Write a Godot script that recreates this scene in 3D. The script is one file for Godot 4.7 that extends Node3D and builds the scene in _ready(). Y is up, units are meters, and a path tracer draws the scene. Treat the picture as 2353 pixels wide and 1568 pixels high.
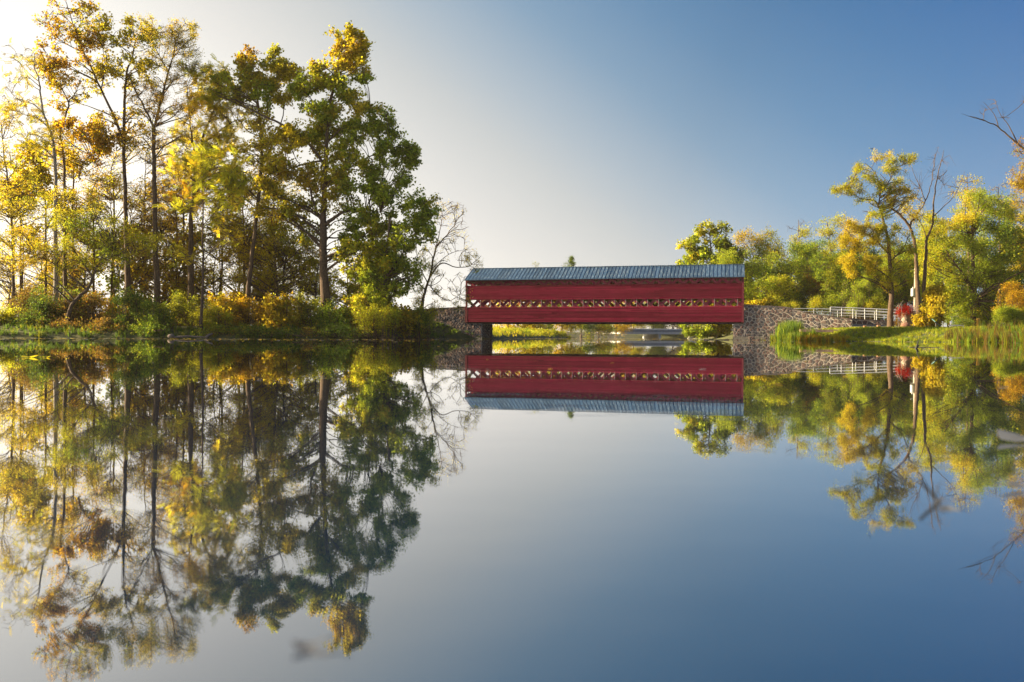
extends Node3D

# Lengths in metres, y up. The camera stands at the water's edge looking along -z; w() gives the place of something seen in a
# survey sheet 2353 units wide (focal length F) at a distance d.
const F := 1970.4
const CX := 1176.5
const EYE := 0.42
const AXIS := Vector3(0.9693, 0.0, 0.2457)      # along the covered bridge, towards its right end
const OUT := Vector3(-0.2457, 0.0, 0.9693)      # from the bridge towards the camera
const CORNER := Vector3(-5.285, 0.0, -97.4)     # its left near corner, at water level
const SPAN := 30.52

var rng := RandomNumberGenerator.new()
var taken := {}
var mats := {}
var leaves := {}
var shore := PackedVector2Array()
var bumps: FastNoiseLite


class MB:
	var v := PackedVector3Array()
	var n := PackedVector3Array()
	var u := PackedVector2Array()
	var c := PackedColorArray()
	var i := PackedInt32Array()
	var tint := Color.WHITE

	func tri(a: Vector3, b: Vector3, d: Vector3) -> void:
		var m := (d - a).cross(b - a)
		if m.length_squared() < 1e-16:
			return
		m = m.normalized()
		var k := v.size()
		v.append(a); v.append(b); v.append(d)
		n.append(m); n.append(m); n.append(m)
		u.append(Vector2(a.x + a.z, a.y)); u.append(Vector2(b.x + b.z, b.y)); u.append(Vector2(d.x + d.z, d.y))
		c.append(tint); c.append(tint); c.append(tint)
		i.append(k); i.append(k + 1); i.append(k + 2)

	func away(a: Vector3, b: Vector3, d: Vector3, o: Vector3) -> void:
		if (d - a).cross(b - a).dot((a + b + d) / 3.0 - o) >= 0.0:
			tri(a, b, d)
		else:
			tri(a, d, b)

	func quad(a: Vector3, b: Vector3, d: Vector3, e: Vector3, o: Vector3) -> void:
		away(a, b, d, o)
		away(a, d, e, o)

	func box(t: Transform3D, s: Vector3) -> void:
		var p := []
		for k in 8:
			p.append(t * Vector3((0.5 if k & 1 else -0.5) * s.x, (0.5 if k & 2 else -0.5) * s.y, (0.5 if k & 4 else -0.5) * s.z))
		for q in [[0, 1, 3, 2], [4, 5, 7, 6], [0, 1, 5, 4], [2, 3, 7, 6], [0, 2, 6, 4], [1, 3, 7, 5]]:
			quad(p[q[0]], p[q[1]], p[q[2]], p[q[3]], t.origin)

	func cube(lo: Vector3, hi: Vector3) -> void:
		box(Transform3D(Basis(), (lo + hi) / 2.0), hi - lo)

	# a bar whose section (a polygon in the y-z plane) runs along x from x0 to x1
	func bar(section: Array, x0: float, x1: float) -> void:
		var o := Vector3((x0 + x1) / 2.0, 0, 0)
		for p in section:
			o += Vector3(0, p.x, p.y) / section.size()
		for k in section.size():
			var a: Vector2 = section[k]
			var b: Vector2 = section[(k + 1) % section.size()]
			quad(Vector3(x0, a.x, a.y), Vector3(x1, a.x, a.y), Vector3(x1, b.x, b.y), Vector3(x0, b.x, b.y), o)
			if k > 0 and k < section.size() - 1:
				var f: Vector2 = section[0]
				away(Vector3(x0, f.x, f.y), Vector3(x0, a.x, a.y), Vector3(x0, b.x, b.y), o)
				away(Vector3(x1, f.x, f.y), Vector3(x1, a.x, a.y), Vector3(x1, b.x, b.y), o)

	func tube(p: PackedVector3Array, r: PackedFloat32Array, sides: int) -> void:
		var side := Vector3.ZERO
		var first := v.size()
		var along := 0.0
		for k in p.size():
			var t := (p[mini(k + 1, p.size() - 1)] - p[maxi(k - 1, 0)]).normalized()
			if k == 0:
				side = t.cross(Vector3.RIGHT if absf(t.x) < 0.8 else Vector3.UP).normalized()
			else:
				along += p[k].distance_to(p[k - 1])
			side = (side - t * side.dot(t)).normalized()
			var over := t.cross(side)
			for s in sides + 1:
				var a := TAU * s / sides
				var m := side * cos(a) + over * sin(a)
				v.append(p[k] + m * r[k])
				n.append(m)
				u.append(Vector2(float(s) / sides, along))
				c.append(tint)
			if k > 0:
				var b := first + k * (sides + 1)
				for s in sides:
					var q := b + s
					var l := q - sides - 1
					i.append(l); i.append(q); i.append(l + 1)
					i.append(l + 1); i.append(q); i.append(q + 1)
		for e in [0, p.size() - 1]:
			var k0: int = v.size()
			v.append(p[e]); n.append((p[e] - p[1 if e == 0 else e - 1]).normalized()); u.append(Vector2.ZERO); c.append(tint)
			for s in sides:
				var q: int = first + e * (sides + 1) + s
				if e == 0:
					i.append(k0); i.append(q); i.append(q + 1)
				else:
					i.append(k0); i.append(q + 1); i.append(q)

	func rod(a: Vector3, b: Vector3, r: float, sides := 6) -> void:
		tube(PackedVector3Array([a, b]), PackedFloat32Array([r, r]), sides)

	func mesh() -> ArrayMesh:
		var a := []
		a.resize(Mesh.ARRAY_MAX)
		a[Mesh.ARRAY_VERTEX] = v
		a[Mesh.ARRAY_NORMAL] = n
		a[Mesh.ARRAY_TEX_UV] = u
		a[Mesh.ARRAY_COLOR] = c
		a[Mesh.ARRAY_INDEX] = i
		var m := ArrayMesh.new()
		m.add_surface_from_arrays(Mesh.PRIMITIVE_TRIANGLES, a)
		return m


# ---------------------------------------------------------------- names and tags

func numbered(called: String) -> String:
	taken[called] = taken.get(called, -1) + 1
	return called if taken[called] == 0 else "%s_%03d" % [called, taken[called]]

func tag(o: Node3D, label: String, category := "", group := "", kind := "") -> Node3D:
	if label: o.set_meta("label", label)
	if category: o.set_meta("category", category)
	if group: o.set_meta("group", group)
	if kind: o.set_meta("kind", kind)
	return o

func thing(called: String, label: String, category: String, at := Vector3.ZERO, turn := 0.0, group := "") -> Node3D:
	var o := Node3D.new()
	o.name = numbered(called)
	add_child(o)
	o.position = at
	o.rotation.y = turn
	return tag(o, label, category, group)

func part(called: String, m: Mesh, material: Material, parent: Node) -> MeshInstance3D:
	var o := MeshInstance3D.new()
	o.name = numbered(called) if parent == self else called
	o.mesh = m
	o.material_override = material
	parent.add_child(o, true)
	return o

func scatter(called: String, m: Mesh, material: Material, where: Array, tints: PackedColorArray, parent: Node) -> MultiMeshInstance3D:
	var mm := MultiMesh.new()
	mm.transform_format = MultiMesh.TRANSFORM_3D
	mm.use_colors = true
	mm.mesh = m
	mm.instance_count = where.size()
	for k in where.size():
		mm.set_instance_transform(k, where[k])
		mm.set_instance_color(k, tints[k])
	var o := MultiMeshInstance3D.new()
	o.name = numbered(called) if parent == self else called
	o.multimesh = mm
	o.material_override = material
	o.set_meta("kind", "stuff")
	parent.add_child(o, true)
	return o


# ---------------------------------------------------------------- small helpers

func w(x: float, y: float, d: float) -> Vector3:
	return Vector3((x - CX) / F * d, EYE + (770.8 + 0.004 * (x - CX) - y) / F * d, -d)

func rf(a: float, b: float) -> float:
	return rng.randf_range(a, b)

func rv() -> Vector3:
	var z := rf(-1, 1)
	var a := rf(0, TAU)
	return Vector3(cos(a) * sqrt(1 - z * z), z, sin(a) * sqrt(1 - z * z))

func rbasis(s: float) -> Basis:
	return Basis(rv(), rf(0, TAU)).scaled(Vector3.ONE * s)

func lin(r: float, g: float, b: float) -> Color:
	return Color(r, g, b).linear_to_srgb()

func mat(called: String, albedo: Color, rough := 0.8, metal := 0.0) -> StandardMaterial3D:
	var m := StandardMaterial3D.new()
	m.resource_name = called
	m.albedo_color = albedo
	m.roughness = rough
	m.metallic = metal
	mats[called] = m
	return m

# mottling: a noise texture between two linear colours, laid on in world space
func mottled(called: String, a: Color, b: Color, size: float, rough := 0.85, stretch := Vector3.ONE, relief := 0.0, kind := FastNoiseLite.TYPE_SIMPLEX_SMOOTH) -> StandardMaterial3D:
	var m := mat(called, Color.WHITE, rough)
	var f := FastNoiseLite.new()
	f.seed = taken.size() + mats.size() * 7
	f.noise_type = kind
	f.frequency = 0.02
	f.fractal_octaves = 5
	f.fractal_gain = 0.6
	var ramp := Gradient.new()
	ramp.offsets = PackedFloat32Array([0.2, 0.8])
	ramp.colors = PackedColorArray([a.linear_to_srgb(), b.linear_to_srgb()])
	var t := NoiseTexture2D.new()
	t.width = 256
	t.height = 256
	t.seamless = true
	t.noise = f
	t.color_ramp = ramp
	m.albedo_texture = t
	m.uv1_triplanar = true
	m.uv1_world_triplanar = true
	m.uv1_scale = stretch / size
	if relief > 0.0:
		var h := NoiseTexture2D.new()
		h.width = 256
		h.height = 256
		h.seamless = true
		h.noise = f
		m.heightmap_enabled = true
		m.heightmap_texture = h
		m.heightmap_scale = relief
	return m


# ---------------------------------------------------------------- ground

func shore_distance(x: float, d: float) -> float:      # metres from the water's edge, negative in the water
	var p := Vector2(x + 0.0137, d + 0.0173)
	var best := 1e9
	for k in shore.size():
		var q := Geometry2D.get_closest_point_to_segment(p, shore[k], shore[(k + 1) % shore.size()])
		best = minf(best, p.distance_squared_to(q))
	best = sqrt(best)
	return -best if Geometry2D.is_point_in_polygon(p, shore) else best

func gh(x: float, d: float) -> float:
	if absf(x) > 400.0 or d > 500.0 or d < -150.0:
		return 1.6
	var s := shore_distance(x, d)
	if s < 0.0:
		return maxf(-0.9, s * 0.5 - 0.02)
	var rough := bumps.get_noise_2d(x * 4.0, d * 4.0) * 0.18 * clampf(s, 0.0, 1.0)
	var h := 1.25 * (1.0 - exp(-s * 0.55)) if x < 10.0 else 1.12 * smoothstep(0.0, 5.2, s)
	# the fill behind and before the bridge's abutments
	var rel := Vector3(x, 0, -d) - CORNER
	var ax := rel.dot(AXIS)
	var oz := rel.dot(OUT)
	if ax < 3.0:
		var crest := 2.0 * exp(-pow((oz + 3.1) / 3.6, 2.0)) * smoothstep(2.5, -1.0, ax) * smoothstep(-60.0, -6.0, ax)
		h = maxf(h, crest)
		h += 1.15 * exp(-pow((ax + 4.6) / 2.4, 2.0) - pow((oz - 0.4) / 2.2, 2.0)) * clampf(s / 1.5, 0.0, 1.0)
	return h + rough + 0.02

func on_ground(x: float, y: float, d: float) -> Vector3:    # the ground below a place seen at d
	var p := w(x, y, d)
	p.y = gh(p.x, d) - 0.05
	return p


# ---------------------------------------------------------------- the scene

const SUN_AZ := 83.0      # degrees left of the view
const SUN_EL := 22.0

func sky_image() -> Image:
	var sun := Vector3(-sin(deg_to_rad(SUN_AZ)) * cos(deg_to_rad(SUN_EL)), sin(deg_to_rad(SUN_EL)), -cos(deg_to_rad(SUN_AZ)) * cos(deg_to_rad(SUN_EL)))
	var ramp := [[0.0, 1.8, 1.6, 1.25], [40.0, 1.5, 1.38, 1.16], [61.0, 1.42, 1.32, 1.16], [73.0, 1.14, 1.10, 1.02], [85.0, 0.83, 0.815, 0.78], [93.0, 0.62, 0.645, 0.645], [98.4, 0.45, 0.53, 0.60], [105.5, 0.25, 0.38, 0.525], [112.6, 0.145, 0.28, 0.46], [121.0, 0.08, 0.20, 0.395], [131.6, 0.034, 0.128, 0.335], [150.0, 0.024, 0.105, 0.31], [400.0, 0.024, 0.105, 0.31]]
	var wide := 512
	var high := 256
	var f := PackedFloat32Array()
	f.resize(wide * high * 3)
	for r in high:
		var el := PI * (0.5 - (r + 0.5) / high)
		for k in wide:
			var a := ((k + wide / 4.0 + 0.5) / wide - 0.5) * TAU
			var e := Vector3(cos(a) * cos(el), sin(el), sin(a) * cos(el))
			var off := rad_to_deg(sun.angle_to(e))
			var up := maxf(rad_to_deg(el), 0.0)
			var s := off - (SUN_AZ - 78.0) + 1.6 * up * clampf(1.0 - (up - 30.0) / 150.0, 0.5, 1.0)
			var q := 0
			while s > ramp[q + 1][0]: q += 1
			var t: float = (s - ramp[q][0]) / (ramp[q + 1][0] - ramp[q][0])
			var c := Vector3(lerpf(ramp[q][1], ramp[q + 1][1], t), lerpf(ramp[q][2], ramp[q + 1][2], t), lerpf(ramp[q][3], ramp[q + 1][3], t))
			# clear air is paler near the horizon, and brighter towards and away from the sun than across it
			c *= 1.0 + 0.9 * maxf(0.0, -cos(deg_to_rad(off)))
			c = c.lerp(Vector3(0.62, 0.66, 0.70), exp(-up / 9.0) * smoothstep(95.0, 130.0, off))
			c *= 0.282
			var o := (r * wide + k) * 3
			f[o] = c.x
			f[o + 1] = c.y
			f[o + 2] = c.z
	return Image.create_from_data(wide, high, false, Image.FORMAT_RGBF, f.to_byte_array())

func materials() -> void:
	for k in 4:
		mottled("red_%d" % k, Color(0.125, 0.005, 0.021) * (0.68 + 0.2 * k), Color(0.19, 0.012, 0.038) * (0.68 + 0.2 * k), 3.0, 0.7, Vector3(0.25, 1.0, 0.25)).metallic_specular = 0.22
	mottled("red_trim", Color(0.12, 0.006, 0.018), Color(0.17, 0.012, 0.026), 3.0, 0.6)
	mottled("red_dark", Color(0.24, 0.014, 0.036), Color(0.32, 0.028, 0.055), 2.0, 0.65)
	mottled("wood_warm", Color(0.42, 0.17, 0.04), Color(0.62, 0.30, 0.09), 2.0, 0.8, Vector3(0.3, 2.0, 1.0))
	mottled("wood_old", Color(0.20, 0.10, 0.05), Color(0.34, 0.19, 0.10), 2.0, 0.85, Vector3(0.3, 2.0, 1.0))
	mottled("wood_shaded", Color(0.045, 0.028, 0.018), Color(0.09, 0.055, 0.035), 2.0, 0.9, Vector3(0.3, 2.0, 1.0))  # old brown wood, colour darkened further to stand for shade under the roof
	mottled("wood_dark", Color(0.02, 0.014, 0.012), Color(0.05, 0.035, 0.03), 2.0, 0.9)
	for k in 5:
		var m := mat("roof_%d" % k, Color.WHITE, 0.42, 0.25)
		var f := FastNoiseLite.new()
		f.seed = 40 + k
		f.frequency = 0.018
		f.fractal_octaves = 4
		var ramp := Gradient.new()
		ramp.offsets = PackedFloat32Array([0.0, 0.55, 0.72, 0.80, 1.0])
		var b := 0.78 + 0.10 * k
		ramp.colors = PackedColorArray([lin(0.043 * b, 0.085 * b, 0.155 * b), lin(0.06 * b, 0.112 * b, 0.185 * b), lin(0.085 * b, 0.145 * b, 0.215 * b), lin(0.27 * b, 0.36 * b, 0.42 * b), lin(0.40, 0.46, 0.5)])
		var t := NoiseTexture2D.new()
		t.width = 256
		t.height = 256
		t.noise = f
		t.color_ramp = ramp
		m.albedo_texture = t
		m.uv1_scale = Vector3(1.0, 0.42, 1.0)
		m.uv1_offset = Vector3(0.3 * k, 0.17 * k, 0.0)
	var dark := [Color(0.052, 0.034, 0.034), Color(0.07, 0.042, 0.04), Color(0.04, 0.034, 0.042), Color(0.085, 0.052, 0.046), Color(0.06, 0.05, 0.056), Color(0.034, 0.027, 0.03), Color(0.11, 0.08, 0.07)]
	for k in 7:
		mottled("stone_%d" % k, dark[k] * 1.1, dark[k] * 1.8, 0.8, 0.85, Vector3.ONE, 2.0)
	mottled("wet_stone", Color(0.07, 0.062, 0.055), Color(0.19, 0.17, 0.15), 0.5, 0.7, Vector3.ONE, 5.0)
	mottled("pale_stone", Color(0.22, 0.17, 0.13), Color(0.40, 0.32, 0.25), 0.8, 0.9, Vector3.ONE, 2.0)
	mottled("mortar", Color(0.32, 0.29, 0.25), Color(0.48, 0.44, 0.38), 0.7, 0.95, Vector3.ONE, 1.0)
	mottled("concrete", Color(0.50, 0.50, 0.47), Color(0.62, 0.61, 0.58), 4.0, 0.9)
	mottled("concrete_dark", Color(0.18, 0.19, 0.19), Color(0.30, 0.31, 0.31), 3.0, 0.9)
	mottled("kerb", Color(0.22, 0.14, 0.10), Color(0.36, 0.25, 0.19), 1.0, 0.9, Vector3.ONE, 1.0)
	mottled("asphalt", Color(0.045, 0.047, 0.05), Color(0.08, 0.083, 0.088), 1.5, 0.9)
	mottled("soil", Color(0.035, 0.05, 0.012), Color(0.13, 0.12, 0.035), 7.0, 0.95, Vector3.ONE, 3.0)
	mottled("bark", Color(0.055, 0.033, 0.02), Color(0.17, 0.11, 0.065), 0.7, 0.9, Vector3(1.6, 0.4, 1.6), 3.0)
	mottled("pale_bark", Color(0.16, 0.13, 0.10), Color(0.40, 0.36, 0.30), 1.0, 0.85, Vector3(1.0, 0.6, 1.0), 2.0)
	mottled("grey_twig", Color(0.20, 0.17, 0.14), Color(0.34, 0.30, 0.26), 1.0, 0.9)
	mottled("driftwood", Color(0.10, 0.075, 0.055), Color(0.22, 0.18, 0.15), 0.6, 0.9, Vector3(0.5, 2.0, 1.0), 2.0)
	mottled("boulder", Color(0.16, 0.075, 0.05), Color(0.30, 0.15, 0.10), 0.8, 0.9, Vector3.ONE, 3.0)
	mottled("pole_wood", Color(0.32, 0.26, 0.20), Color(0.46, 0.39, 0.31), 1.0, 0.9, Vector3(2.0, 0.3, 2.0))
	mat("steel", lin(0.13, 0.13, 0.14), 0.5, 0.5)
	mat("pale_metal", lin(0.62, 0.63, 0.64), 0.4, 0.3)
	mat("leaf_dark", lin(0.02, 0.02, 0.02), 0.7).cull_mode = BaseMaterial3D.CULL_DISABLED
	mat("black", lin(0.012, 0.011, 0.010), 0.6)
	mat("teal", lin(0.12, 0.34, 0.33), 0.4)
	mat("yellow_paint", lin(0.45, 0.24, 0.02), 0.6)
	mat("grey_paint", lin(0.55, 0.56, 0.56), 0.5)
	var wtr := mat("water", lin(0.006, 0.02, 0.046), 0.012)
	wtr.metallic_specular = 0.6
	wtr.refraction_enabled = true
	wtr.refraction_scale = 0.13
	wtr.clearcoat_enabled = true
	wtr.clearcoat = 1.0
	wtr.clearcoat_roughness = 0.01
	var f := FastNoiseLite.new()
	f.seed = 3
	f.frequency = 0.012
	f.fractal_octaves = 3
	var t := NoiseTexture2D.new()
	t.width = 1024
	t.height = 1024
	t.seamless = true
	t.as_normal_map = true
	t.bump_strength = 4.0
	t.noise = f
	wtr.normal_enabled = true
	wtr.normal_texture = t
	wtr.normal_scale = 0.042
	wtr.uv1_scale = Vector3(1.0 / 14.0, 1.0 / 9.0, 1)

func _ready() -> void:
	# camera
	var cam := Camera3D.new()
	cam.name = "camera"
	cam.position = Vector3(0, EYE, 0)
	cam.rotation = Vector3(atan((770.8 - 784.0) / F), 0, 0.004)
	cam.fov = rad_to_deg(2.0 * atan(784.0 / F))
	cam.near = 0.05
	cam.far = 6000.0
	var lens := CameraAttributesPhysical.new()
	lens.frustum_focal_length = 12.0 / tan(atan(784.0 / F))
	lens.frustum_focus_distance = 85.0
	lens.frustum_near = 0.05
	lens.frustum_far = 6000.0
	lens.exposure_aperture = 1.8
	cam.attributes = lens
	add_child(cam)
	cam.current = true
	# sky and air
	var env := Environment.new()
	env.background_mode = Environment.BG_SKY
	var sky := Sky.new()
	var pano := PanoramaSkyMaterial.new()
	pano.panorama = ImageTexture.create_from_image(sky_image())
	sky.sky_material = pano
	env.sky = sky
	env.tonemap_mode = Environment.TONE_MAPPER_LINEAR
	env.tonemap_exposure = 3.55
	env.fog_enabled = true
	env.fog_density = 0.00013
	env.fog_light_color = Color(1.0, 0.96, 0.88)
	env.sdfgi_enabled = true
	env.ssao_enabled = true
	env.ssil_enabled = true
	var we := WorldEnvironment.new()
	we.name = "sky"
	we.environment = env
	add_child(we)
	# sun
	var sun := DirectionalLight3D.new()
	sun.name = "sun"
	sun.light_color = Color(1.0, 0.91, 0.74)
	sun.light_energy = 1.6
	sun.light_angular_distance = 0.5
	sun.shadow_enabled = true
	sun.rotation = Vector3(deg_to_rad(-SUN_EL), PI + deg_to_rad(SUN_AZ), 0)
	add_child(sun)

	bumps = FastNoiseLite.new()
	bumps.seed = 8
	bumps.frequency = 0.03
	for q in [[-260, -60], [-260, 50], [-140, 58], [-95, 70], [-70, 75], [-46, 76.5], [-35, 77.5], [-25, 78.5], [-15, 80.5], [-12.2, 84], [-11, 88], [-9.9, 92], [-7.8, 95.8], [-5.4, 97.35], [-3.3, 97.1], [-1.8, 103.5], [-1.2, 108], [1, 118], [4, 132], [8, 148], [11, 164], [15, 182], [20, 200], [26, 218], [36, 240], [60, 252], [85, 250], [80, 228], [58, 214], [46, 196], [38, 175], [32, 152], [27.5, 132], [25.4, 115], [24.9, 104], [24.6, 97.5], [23.3, 90.2], [27.2, 89.1], [27.3, 86], [27.6, 82.2], [30.3, 77], [34.5, 70.5], [38.6, 64.6], [46, 54], [60, 35], [66, 10], [66, -60]]:
		shore.append(Vector2(q[0], q[1]))
	make_leaves()
	materials()
	terrain()
	covered_bridge()
	walls()
	railings()
	far_bridge()
	woods()
	ground_cover()
	oddments()


# ---------------------------------------------------------------- plants

const GROW := 1.22
const FULL := 1.75

const PAL := {
	"gold": [Color(0.70, 0.49, 0.02), Color(0.52, 0.40, 0.02)],
	"amber": [Color(0.70, 0.42, 0.014), Color(0.54, 0.35, 0.016)],
	"rust": [Color(0.54, 0.28, 0.014), Color(0.38, 0.21, 0.016)],
	"yellow": [Color(0.78, 0.63, 0.03), Color(0.64, 0.54, 0.03)],
	"ygreen": [Color(0.60, 0.57, 0.025), Color(0.42, 0.44, 0.025)],
	"lime": [Color(0.50, 0.55, 0.035), Color(0.33, 0.42, 0.03)],
	"green": [Color(0.27, 0.37, 0.03), Color(0.16, 0.25, 0.025)],
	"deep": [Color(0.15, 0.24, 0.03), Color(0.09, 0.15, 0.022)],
	"olive": [Color(0.40, 0.38, 0.02), Color(0.25, 0.28, 0.02)],
	"brown": [Color(0.28, 0.17, 0.035), Color(0.17, 0.12, 0.03)],
	"red": [Color(0.70, 0.02, 0.01), Color(0.50, 0.02, 0.012)],
	"slate": [Color(0.20, 0.21, 0.24), Color(0.26, 0.28, 0.32)],
}
const NEAR := {"gold": ["ygreen", "yellow", "amber"], "amber": ["gold", "rust", "ygreen"], "rust": ["amber", "gold", "olive"], "yellow": ["gold", "ygreen"], "ygreen": ["lime", "gold", "yellow"], "lime": ["ygreen", "green"], "green": ["lime", "deep", "ygreen"], "deep": ["green", "olive"], "olive": ["ygreen", "green"], "brown": ["olive", "rust"], "red": ["red"], "slate": ["slate"]}

func make_leaves() -> void:
	var m := mat("leaf", Color.WHITE, 0.55)
	m.vertex_color_use_as_albedo = true
	m.cull_mode = BaseMaterial3D.CULL_DISABLED
	m.backlight_enabled = true
	m.backlight = Color(1.11, 1.11, 1.11)
	m.metallic_specular = 0.35
	for kind in ["broad", "small", "pinnate", "long"]:
		var b := MB.new()
		if kind == "pinnate":
			for f in 2:
				var o := rv() * 0.2
				var dir := Vector3(rf(-1, 1), rf(-0.7, 0.25), rf(-1, 1)).normalized()
				var flat := dir.cross(rv()).normalized()
				b.tint = Color.WHITE * rf(0.7, 1.25)
				for k in 9:
					var at := o + dir * (0.08 + 0.065 * k) + Vector3.DOWN * 0.0022 * k * k
					for s in [-1, 1]:
						var tip: Vector3 = at + (flat * s + dir * 0.35).normalized() * rf(0.13, 0.19) + Vector3.DOWN * 0.03
						var mid := (at + tip) / 2.0
						b.tri(at, mid + dir * 0.035, tip)
						b.tri(at, tip, mid - dir * 0.035)
		else:
			var count: int = {"broad": 5, "small": 8, "long": 7}[kind]
			for k in count:
				var o := rv() * rf(0.05, 0.42)
				var t := Basis(rv(), rf(0, TAU)).orthonormalized()
				var up := (t.y + Vector3.DOWN * 0.4).normalized()
				var across := up.cross(t.z).normalized()
				var nn := across.cross(up)
				var size: float = {"broad": rf(0.13, 0.27), "small": rf(0.09, 0.17), "long": rf(0.14, 0.25)}[kind]
				b.tint = Color.WHITE * rf(0.65, 1.3)
				if kind == "broad":
					var ring := [[0, 0], [0.34, 0.1], [0.5, 0.52], [0.24, 0.56], [0, 1], [-0.24, 0.56], [-0.5, 0.52], [-0.34, 0.1]]
					var mid := o + up * 0.4 * size
					for e in ring.size():
						var p: Array = ring[e]
						var q: Array = ring[(e + 1) % ring.size()]
						b.tri(mid, o + (across * p[0] + up * p[1] + nn * absf(p[0]) * 0.35) * size, o + (across * q[0] + up * q[1] + nn * absf(q[0]) * 0.35) * size)
				else:
					var wide := 0.27 if kind == "small" else 0.13
					b.tri(o, o + (up * 0.5 + across * wide + nn * 0.12) * size, o + up * size)
					b.tri(o, o + up * size, o + (up * 0.5 - across * wide + nn * 0.12) * size)
		for k in b.c.size():
			b.c[k].a = 1.0
		leaves[kind] = b.mesh()
	for kind in ["grass", "reed"]:
		var b := MB.new()
		for k in (11 if kind == "grass" else 9):
			var a := rf(0, TAU)
			var o := Vector3(cos(a), 0, sin(a)) * rf(0.0, 0.22 if kind == "grass" else 0.16)
			var lean := Vector3(rf(-1, 1), 0, rf(-1, 1)) * (0.5 if kind == "grass" else 0.3)
			var h := rf(0.55, 1.0)
			var side := Vector3(cos(a + 1.3), 0, sin(a + 1.3)) * (0.022 if kind == "grass" else 0.018)
			b.tint = Color.WHITE * rf(0.65, 1.25)
			b.tint.a = 1.0
			var p := [o, o + Vector3.UP * h * 0.55 + lean * 0.18, o + Vector3.UP * h * 0.95 + lean * 0.62]
			b.tri(p[0] - side, p[0] + side, p[1] + side * 0.8)
			b.tri(p[0] - side, p[1] + side * 0.8, p[1] - side * 0.8)
			b.tri(p[1] - side * 0.8, p[1] + side * 0.8, p[2])
		leaves[kind] = b.mesh()

func tinted(pal: String, spread := 0.35) -> Color:
	var a: Color = PAL[pal][0]
	var b: Color = PAL[pal][1]
	var c := a.lerp(b, rng.randf()) * (1.0 + rf(-spread, spread))
	c.a = 1.0
	return c

# a path through points, bent smoothly, with a little wander
func path(p: Array, each := 4, wander := 0.0) -> PackedVector3Array:
	var out := PackedVector3Array()
	for k in p.size() - 1:
		var a: Vector3 = p[maxi(k - 1, 0)]
		var b: Vector3 = p[k]
		var c: Vector3 = p[k + 1]
		var d: Vector3 = p[mini(k + 2, p.size() - 1)]
		for e in each:
			out.append(b.cubic_interpolate(c, a, d, float(e) / each) + (rv() * wander if e > 0 else Vector3.ZERO))
	out.append(p[-1])
	return out

func taper(count: int, r0: float, r1: float, flare := 0.0) -> PackedFloat32Array:
	var r := PackedFloat32Array()
	for k in count:
		var t := float(k) / maxi(count - 1, 1)
		r.append(lerpf(r0, r1, pow(t, 0.8)) * (1.0 + flare * exp(-t * 14.0)))
	return r

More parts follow.
